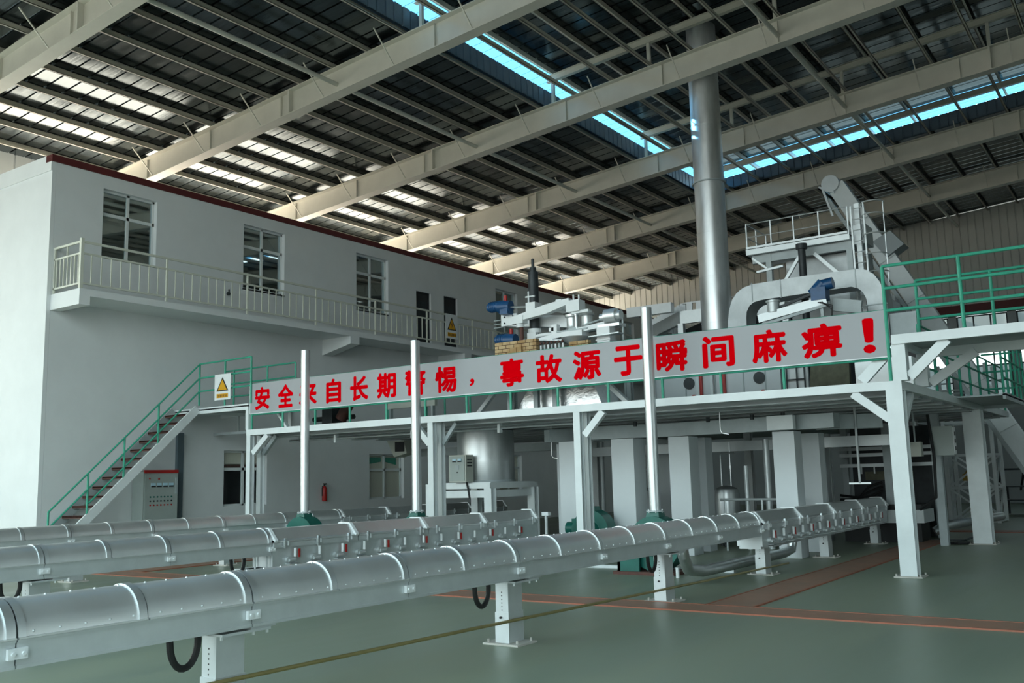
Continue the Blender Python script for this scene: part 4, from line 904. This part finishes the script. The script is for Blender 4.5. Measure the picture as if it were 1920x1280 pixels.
# crossover duct
t = thing('crossover_duct', 'silver sheet metal duct bent like an upside down U over the furnace', 'duct', (-6.3, 20.4, DZ))
out = [(-8.02, 4.75), (-8.0, 5.0), (-7.96, 5.22), (-7.88, 5.45), (-7.76, 5.6), (-7.6, 5.7), (-7.38, 5.75), (-6.4, 5.77), (-5.1, 5.76), (-4.92, 5.71), (-4.78, 5.6), (-4.67, 5.42), (-4.6, 5.2), (-4.57, 4.9), (-4.57, DZ)]
inn = [(-4.97, DZ), (-4.95, 4.95), (-4.97, 5.12), (-5.03, 5.26), (-5.12, 5.35), (-5.25, 5.40), (-6.6, 5.38), (-7.2, 5.37), (-7.38, 5.34), (-7.48, 5.27), (-7.55, 5.15), (-7.57, 5.0), (-7.57, 4.75)]
B().prism(out+inn, 'y', 20.1, 20.7).build('bend', 'duct', t, True)
B().box(-8.03, -7.56, 20.08, 20.72, 4.05, 4.75).build('hood_leg', 'steelgrey', t)
for x in (-7.4, -6.75, -5.15): B().box(x-.012, x+.012, 20.09, 20.1, 5.36, 5.78).build('seam', 'steelgrey', t)
B().box(-4.98, -4.56, 20.09, 20.1, 4.95, 4.975).build('seam', 'steelgrey', t)
B().box(-4.56, -4.05, 20.2, 20.7, 4.3, 4.75).prism([(-4.3, 4.3), (-3.95, 4.22), (-4.0, 3.98), (-4.4, 3.9)], 'y', 20.2, 20.6).build('side_branch', 'steelgrey', t)
B().prism([(-4.45, 4.1), (-3.8, 4.05), (-4.05, 3.8), (-4.15, 3.4), (-4.4, 3.4)], 'y', 20.0, 20.15).build('black_flap', 'black', t)
# charging arm
t = thing('charging_arm', 'grey charging arm with blue gear motor in front of the crossover duct', 'machine', (-6.2, 19.3, 4))
B().bar((-7.0, 19.3, 4.82), (-5.55, 19.3, 5.05), .06, .17).bar((-7.0, 19.55, 4.82), (-5.55, 19.55, 5.05), .06, .17).build('arm_beam', 'silver', t)
B().bar((-7.0, 19.25, 4.66), (-5.55, 19.25, 4.93), .05, .06).build('lower_rail', 'steelgrey', t)
g = B().box(-5.85, -5.55, 19.25, 19.55, 5.06, 5.32).cyl((-5.72, 19.4, 5.36), (-5.42, 19.4, 5.40), .12, 14).cyl((-5.85, 19.4, 5.20), (-5.62, 19.4, 5.42), .13, 12).build('gear_motor', 'blue', t, True)
B().bar((-5.82, 19.4, 5.24), (-6.75, 19.4, 4.98), .05, .05).build('drive_rod', 'darksteel', t)
B().cyl((-6.68, 19.35, 4.93), (-6.68, 19.35, 5.14), .13, 16).cyl((-6.68, 19.35, 5.14), (-6.68, 19.35, 5.18), .15, 16).build('capstan', 'silver', t, True)
B().bar((-5.5, 19.6, 4.98), (-4.95, 19.6, 4.86), .1, .26).build('jib', 'steelgrey', t)
B().hcol(-5.65, 19.3, 4.0, 5.0, .06).build('prop', 'steelgrey', t)
B().cyl((-6.1, 19.2, 4.05), (-6.1, 19.2, 4.45), .07, 12).ball((-6.1, 19.2, 4.5), .08, 10).build('lamp', 'chrome', t, True)
B().box(-7.1, -5.3, 19.2, 19.7, 4.05, 4.12).build('bed', 'darksteel', t)
B().hcol(-6.9, 19.45, 4.12, 4.75, .12).build('support', 'steelgrey', t)
B().hcol(-5.0, 19.6, 4.05, 4.85, .12).build('support', 'steelgrey', t)
b = B()
for i in range(3): b.tube([(-5.7+.04*i, 19.2, 5.0), (-5.4, 19.15, 4.9-.05*i), (-5.45, 19.15, 4.5), (-5.6+.05*i, 19.2, 4.1)], .012, 6)
b.build('cables', 'black', t, True)

# hopper tower
t = thing('hopper_tower', 'silver batch hopper on a frame with a high railed platform', 'hopper', (-6.6, 22.5, DZ))
b = B()
b.box(-7.25, -5.75, 22.1, 23.4, 5.6, 6.6)
q0 = [(-7.25, 22.1), (-5.75, 22.1), (-5.75, 23.4), (-7.25, 23.4)]; q1 = [(-7.1, 22.2), (-5.95, 22.2), (-5.95, 23.3), (-7.1, 23.3)]
b.add([(x, y, 5.6) for x, y in q0]+[(x, y, 4.4) for x, y in q1], [(4, 5, 6, 7), (0, 4, 7, 3), (1, 5, 4, 0), (2, 6, 5, 1), (3, 7, 6, 2)])
b.build('bin', 'duct', t)
pz = 6.78
B().box(-8.04, -5.6, 21.6, 21.7, pz, pz+.13).box(-8.04, -7.94, 21.7, 23.0, pz, pz+.13).box(-5.7, -5.6, 21.7, 23.0, pz, pz+.13).box(-8.04, -5.6, 22.95, 23.05, pz, pz+.13).build('platform_frame', 'silver', t)
B().box(-8.02, -5.6, 21.65, 23.0, pz+.09, pz+.13).build('platform_floor', 'steelgrey', t)
B().box(-8.04, -5.64, 21.61, 21.64, pz+.15, pz+.20).build('kick_plate', 'silver', t)
for x, y in ((-8.02, 21.65), (-7.42, 21.65), (-6.87, 21.65), (-6.28, 21.65), (-5.62, 21.65), (-8.02, 23.0), (-8.02, 22.3)): B().bar((x, y, pz+.13), (x, y, 7.56), .028, .028).build('rail_post', 'silver', t)
for z in (7.55, 7.22): B().cyl((-8.02, 21.65, z), (-5.62, 21.65, z), .013, 6).cyl((-8.02, 21.65, z), (-8.02, 23.0, z), .013, 6).build('rail', 'silver', t)
for x in (-7.55, -5.66):
    for y in (21.8, 23.5): B().hcol(x, y, DZ, pz, .13).build('leg', 'steelgrey', t)
B().box(-7.95, -5.7, 21.75, 21.87, pz-.2, pz).build('platform_beam', 'steelgrey', t)
B().bar((-7.5, 21.75, 5.6), (-6.8, 21.75, 6.6), .07, .07, (0, 1, 0)).build('brace', 'silver', t)
B().bar((-5.7, 21.75, 5.8), (-6.45, 21.75, 6.6), .08, .08, (0, 1, 0)).build('brace', 'silver', t)
B().bar((-7.95, 21.75, 6.72), (-7.6, 21.75, 6.42), .05, .05, (0, 1, 0)).build('outrigger', 'silver', t)
B().bar((-7.85, 21.75, 6.36), (-7.2, 21.75, 6.42), .05, .09, (0, 1, 0)).build('outrigger', 'silver', t)
B().cyl((-6.62, 21.35, 4.0), (-6.62, 21.35, 6.70), .085, 14).cyl((-6.62, 21.35, 6.66), (-6.62, 21.35, 6.78), .13, 14).build('drop_pipe', 'darksteel', t, True)
B().cyl((-6.2, 22.6, pz+.13), (-5.45, 22.6, pz+.23), .26, 14, .18).build('screw_hood', 'silver', t, True)
B().box(-5.6, -5.3, 21.9, 22.5, 6.7, 7.15).build('drive_box', 'silver', t)
t = thing('caged_ladder', 'silver caged ladder beside the hopper tower', 'ladder', (-5.3, 21.5, 6))
for x in (-5.50, -5.22): B().bar((x, 21.5, DZ), (x, 21.5, 7.5), .035, .035).build('stile', 'silver', t)
for i in range(18): B().cyl((-5.50, 21.5, DZ+.25+i*.25), (-5.22, 21.5, DZ+.25+i*.25), .011, 6).build('rung', 'silver', t)
for z in (5.5, 5.9, 6.3, 6.75, 7.2, 7.48):
    B().tube([(-5.02-.24*math.cos(a), 21.5-.30*math.sin(a), z) for a in [math.pi*i/8 for i in range(9)]], .015, 6).build('hoop', 'silver', t, True)
for a in (.9, 2.9): B().bar((-5.02-.24*math.cos(a), 21.5-.30*math.sin(a), 5.5), (-5.02-.24*math.cos(a), 21.5-.30*math.sin(a), 7.48), .018, .018).build('cage_strap', 'silver', t)
B().hcol(-5.42, 21.75, DZ, 7.6, .11).build('back_post', 'silver', t)
# inclined gallery
t = thing('inclined_gallery', 'grey box gallery of a skip hoist sloping from the roof down to the floor', 'hoist', (-4, 28, 0))
B().bar((-7.5, 28.0, 9.95), (-2.28, 28.0, .1), .5, .42, (0, 1, 0)).build('casing', 'steel', t)
B().bar((-7.72, 27.8, 9.55), (-2.55, 27.8, .1), .1, .18, (0, 1, 0)).build('rail_channel', 'steelgrey', t)
B().cyl((-7.62, 27.7, 10.0), (-7.62, 28.3, 10.0), .26, 16).build('head_drum', 'silver', t, True)
B().bar((-7.85, 27.7, 9.9), (-7.6, 27.7, 9.0), .06, .06).bar((-7.95, 27.7, 9.95), (-7.5, 27.7, 9.7), .05, .05).build('head_arm', 'silver', t)
b = B()
for i in range(1, 8):
    f = i/8; p = V((-7.5, 28, 9.95)).lerp(V((-2.28, 28, .1)), f); b.bar(p+V((-.25, -.255, -.13)), p+V((.25, -.255, .13)), .01, .015, (0, 1, 0))
b.build('seams', 'steelgrey', t)
B().prism([(-6.55, 8.05), (-6.05, 8.3), (-5.7, 7.85), (-6.2, 7.55)], 'y', 27.68, 28.3).build('skip_box', 'clad_grey', t)

# ------------------------------------------------------------------ under the platform
pg = 'white piers under the furnace'
piers = [(-10.75, 17.75, .46, 'left-most of the white square piers under the platform'), (-9.42, 17.75, .52, 'white square pier just behind the green blower'), (-8.28, 18.0, .45, 'white square pier right behind the tallest looking silver pole'), (-6.12, 18.0, .42, 'white square pier behind the valve section of the nearest conveyor'),
         (-11.6, 19.0, .46, 'white pier behind the left-most square pier'), (-8.34, 19.0, .36, 'white pier set back to the right of the pole'), (-6.1, 19.5, .36, 'white pier set back behind the valve section'), (-10.2, 21.5, .5, 'white pier deep under the platform between the two front piers'), (-7.0, 22.5, .5, 'white pier deep under the platform near the small silver vessel')]
for i, (x, y, w, lab) in enumerate(piers):
    B().box(x-w/2, x+w/2, y-w/2, y+w/2, 0, 2.36).build('pier', 'column', label=lab, cat='pier', group=pg)
t = thing('pier_cap_frame', 'white steel ring frame resting on the front piers under the platform', 'frame', (-8, 18.5, 2.36))
for p, q in (((-10.3, 17.7, 2.515), (-8.3, 18.15, 2.515)), ((-8.3, 18.1, 2.515), (-5.1, 17.8, 2.515)), ((-11.4, 17.7, 2.515), (-10.5, 19.0, 2.515)), ((-5.6, 18.3, 2.515), (-4.6, 18.9, 2.515))): B().bar(p, q, .3, .27).build('segment', 'steelgrey', t)
for x in (-9.1, -7.5, -6.6, -6.0): B().cyl((x, 17.5, 2.60), (x, 17.5, 2.70), .04, 8).build('jack_bolt', 'darksteel', t, True)
B().box(-6.3, -5.8, 17.45, 17.6, 2.38, 2.645).build('bearing_pad', 'steel', t)
B().bar((-12.5, 20.6, 2.2), (-4.5, 20.6, 2.2), .12, .22).build('galvanised_beam', 'silver', label='galvanised beam crossing behind the front piers', cat='beam')
for x, y, lab in ((-8.35, 20.3, 'small silver pressure vessel behind the nearest conveyor'), (-10.25, 20.0, 'pale pressure vessel behind the left-most piers')):
    t = thing('pressure_vessel', lab, 'vessel', (x, y, 0), 'pressure vessels under the platform')
    B().lathe([(.26, .12), (.28, .18), (.28, 1.15), (.25, 1.25), (.14, 1.31), (.03, 1.33)], (x, y), 24).build('shell', 'chrome', t, True)
    for a in (0.6, 2.7, 4.8): B().box(x+.22*math.cos(a)-.03, x+.22*math.cos(a)+.03, y+.22*math.sin(a)-.03, y+.22*math.sin(a)+.03, 0, .2).build('foot', 'darksteel', t)
    B().tube([(x-.1, y, 1.32), (x-.1, y, 2.0), (x-.05, y, 2.05), (x+.25, y, 2.05)], .022, 8).build('pipe', 'pole', t, True)
    B().tube([(x+.12, y, 1.3), (x+.12, y, 2.3)], .018, 8).cyl((x+.12, y, 1.7), (x+.12, y, 1.76), .035, 8).build('pipe', 'pole', t, True)
pp = [((-7.6, 19.6, 0), (-7.6, 19.6, 1.75), .05), ((-7.2, 19.8, 0), (-7.2, 19.8, 2.3), .07), ((-6.9, 20.1, 0), (-6.9, 20.1, 2.5), .09), ((-12.3, 20.5, 0), (-12.3, 20.5, 2.7), .05), ((-11.9, 21, 0), (-11.9, 21, 2.7), .06), ((-6.35, 20.9, 0), (-6.35, 20.9, 2.4), .03), ((-9.9, 19.2, 0), (-9.9, 19.2, 2.4), .04)]
for i, (p, q, r) in enumerate(pp):
    B().cyl(p, q, r, 10).build('riser_pipe', 'silver', smooth=True, label='grey riser pipe under the platform, ' + ('shortest, right of the silver vessel', 'between the silver vessel and the right pier, thinner', 'between the silver vessel and the right pier, thicker', 'left of the piers, thinner', 'left of the piers, thicker', 'right of the set back pier', 'between the two front piers')[i], cat='pipe', group='riser pipes under the platform')
t = thing('low_rail', 'low grey handrail between the vessel and the right pier', 'railing', (-7.4, 19.2, 0))
B().cyl((-8.0, 19.1, 1.05), (-6.3, 19.1, 1.05), .025, 8).build('rail', 'silver', t, True)
for x in (-7.9, -7.1, -6.4): B().cyl((x, 19.1, 0), (x, 19.1, 1.05), .022, 8).build('post', 'silver', t, True)
t = thing('pipe_rack', 'dark pipe rack with hoses behind the right pier', 'rack', (-5, 22.5, 0))
for z in (2.1, 1.95, 1.7): B().bar((-6.8, 23.8, z), (-4.6, 23.8, z), .1, .08).build('bearer', 'silver', t)
B().box(-6.6, -4.7, 24.1, 24.2, 0, 2.6).build('back_panel', 'darksteel', t)
for x in (-6.7, -4.65): B().hcol(x, 23.9, 0, 2.7, .14).build('post', 'steelgrey', t)
B().box(-6.3, -5.2, 24.05, 24.1, 1.35, 1.55).build('name_panel', 'canvas', t)
for i in range(3): B().tube([(-6.8, 23.6, .8+.1*i), (-6.4, 23.5, .85+.05*i), (-6.1, 23.5, 1.2-.12*i), (-5.8, 23.6, 1.3-.1*i)], .03, 8).build('hose', 'black', t, True)
b = B()
for x in (-6.3, -6.0, -5.6, -5.2): b.cyl((x, 23.75, 1.66), (x, 23.75, 1.5), .02, 6)
b.build('drop_nozzles', 'white', t)
t = thing('machine_bed', 'white steel bed with dark base behind the corner post', 'bed', (-5.2, 22, 0))
B().box(-6.5, -4.66, 22.25, 23.3, .42, .70).build('frame', 'steel', t)
B().box(-6.4, -4.75, 22.35, 23.2, 0, .42).box(-6.45, -4.7, 22.3, 23.25, .70, .82).build('base', 'black', t)
B().box(-5.45, -5.0, 22.4, 22.8, .82, 2.6).build('column', 'steelgrey', t)
t = thing('switch_box', 'grey switch box with white instrument strip on a post under the platform corner', 'switch box', (-4.1, 21.4, 0))
B().hcol(-4.15, 21.6, 0, 2.73, .16).build('post', 'steelgrey', t)
B().box(-4.15, -3.75, 21.2, 21.45, 1.85, 2.45).build('case', 'cab', t)
B().box(-3.75, -3.735, 21.22, 21.43, 1.88, 2.42).build('instrument_strip', 'white', t)
for z in (1.95, 2.1, 2.25): B().box(-3.735, -3.73, 21.28, 21.38, z, z+.08).build('gauge', 'black', t)
B().box(-4.60, -4.32, 20.9, 21.1, 1.84, 2.14).build('junction_box', 'cabside', label='small beige junction box beside the corner post under the platform', cat='box')
B().tube([(-4.45, 21.0, 2.12), (-4.45, 21.0, 2.8)], .02, 6).build('junction_hanger', 'steelgrey', label='rod from which the small beige junction box hangs', cat='rod')
b = B()
B().tube([(-4.2, 21.2, 2.7), (-4.12, 21.1, 1.8), (-4.15, 21.1, 1.0), (-4.5, 21.2, .75)], .03, 8).build('black_cable', 'black', smooth=True, label='thick black cable hanging beside the switch box post', cat='cable')
B().tube([(-4.6, 22.9, .2), (-4.4, 23.0, .32), (-3.9, 24.2, .4), (-3.6, 25.5, .42)], .1, 10).build('silver_pipe', 'pole', smooth=True, label='silver pipe lying low behind the switch box post', cat='pipe')
B().cyl((-5.25, 24.7, .1), (-5.25, 24.7, 2.75), .12, 12).build('flue_pipe', 'silver', smooth=True, label='vertical silver flue pipe behind the machine bed', cat='pipe')
t = thing('probe_stand', 'thin hanging rod with cross bar under the platform beside the corner post', 'rod', (-4.9, 18.5, 1.3))
B().cyl((-4.95, 18.5, 1.35), (-4.95, 18.5, 2.8), .025, 8).build('rod', 'pole', t, True)
B().bar((-5.15, 18.5, 1.35), (-4.75, 18.5, 1.35), .03, .03).build('cross_bar', 'silver', t)
# lattice tower of the hoist
t = thing('lattice_tower', 'white lattice hoist tower behind the second column', 'tower', (-5.0, 31, 0))
lx, ly = (-5.62, -4.35), (30.4, 31.8)
for x in lx:
    for y in ly: B().bar((x, y, 0), (x, y, 4.6), .1, .1).build('leg', 'steel', t)
for z in (.05, 1.0, 1.95, 2.9, 3.85):
    for y in ly: B().bar((lx[0], y, z), (lx[1], y, z), .06, .06).build('girt', 'steel', t)
    for x in lx: B().bar((x, ly[0], z), (x, ly[1], z), .06, .06).build('girt', 'steel', t)
for z in (.05, 1.0):
    for y in ly:
        B().bar((lx[0], y, z), (lx[1], y, z+.95), .05, .05).build('cross_brace', 'steel', t); B().bar((lx[1], y, z), (lx[0], y, z+.95), .05, .05).build('cross_brace', 'steel', t)
    for x in lx:
        B().bar((x, ly[0], z), (x, ly[1], z+.95), .05, .05).build('cross_brace', 'steel', t)
t = thing('chain_hoist', 'yellow chain hoist hanging inside the lattice tower', 'hoist', (-5.1, 31, 1.1))
B().cyl((-5.1, 31, 1.5), (-5.1, 31, 1.9), .02, 6).build('chain', 'darksteel', t)
B().box(-5.3, -4.9, 30.9, 31.1, 1.2, 1.4).tube([(-5.3, 31, 1.3), (-5.15, 31, 1.55), (-5.0, 31, 1.2), (-4.8, 31, 1.05)], .05, 8).build('hoist_body', 'yellowp', t, True)
t = thing('steel_rack', 'dark steel rack standing on the floor before the far gable wall', 'rack', (-4, 36, 0))
for x in (-4.9, -4.2, -3.4): B().bar((x, 35.5, 0), (x, 35.5, 1.5), .06, .06).build('leg', 'darksteel', t); B().bar((x, 36.6, 0), (x, 36.6, .9), .06, .06).build('leg', 'darksteel', t); B().bar((x-.3, 36.6, .8), (x, 35.5, 1.5), .06, .06).build('slope_bar', 'darksteel', t)
for z in (.45, .9): B().box(-5.0, -3.0, 35.5, 36.6, z, z+.04).build('shelf', 'darksteel', t)
B().box(-5.0, -3.0, 35.45, 35.55, 1.46, 1.52).build('top_bar', 'darksteel', t)
t = thing('pipe_offcut', 'small bundle of black pipe offcuts at the foot of the second column', 'pipe', (-3.95, 22.0, 0))
for i in range(3): B().cyl((-4.1+.07*i, 21.85, .035), (-3.85+.07*i, 22.0, .035), .03, 8).build('tube', 'black', t, True)
# service runs under the left half of the platform
t = thing('cable_tray', 'grey cable tray and duct run under the left half of the platform', 'duct', (-15.5, 20, 2.2))
B().box(-17.4, -12.2, 20.2, 20.4, 2.28, 2.48).build('duct', 'steelgrey', t)
for x in (-16.6, -14.9, -13.0): B().bar((x, 20.3, 2.48), (x, 20.3, 2.85), .04, .04).build('hanger', 'steel', t)
t = thing('fan_coil', 'small dark louvred box hung under the platform above the second ground floor window', 'fan unit', (-17.3, 19.5, 2.3))
B().prism([(-17.6, 2.70), (-17.0, 2.70), (-16.9, 2.35), (-17.35, 2.25)], 'y', 19.3, 19.7).build('case', 'cabside', t)
B().box(-17.3, -16.98, 19.28, 19.3, 2.40, 2.66).build('louvre', 'black', t)
for i, (x, y, z) in enumerate(((-11.6, 18.2, 2.0), (-9.9, 16.6, 2.2), (-7.0, 16.9, 2.3))):
    t = thing('pendant_rod', ('thin bent rod hanging under the platform right of the silver tank', 'thin bent rod hanging under the platform left of the pier caps', 'thin bent rod hanging under the platform above the right pier')[i], 'rod', (x, y, z), 'bent rods under the platform')
    B().tube([(x, y, 2.78), (x, y, z+.1), (x+.03, y, z+.05), (x+.16, y, z+.02)], .011, 6).build('rod', 'pole', t, True)
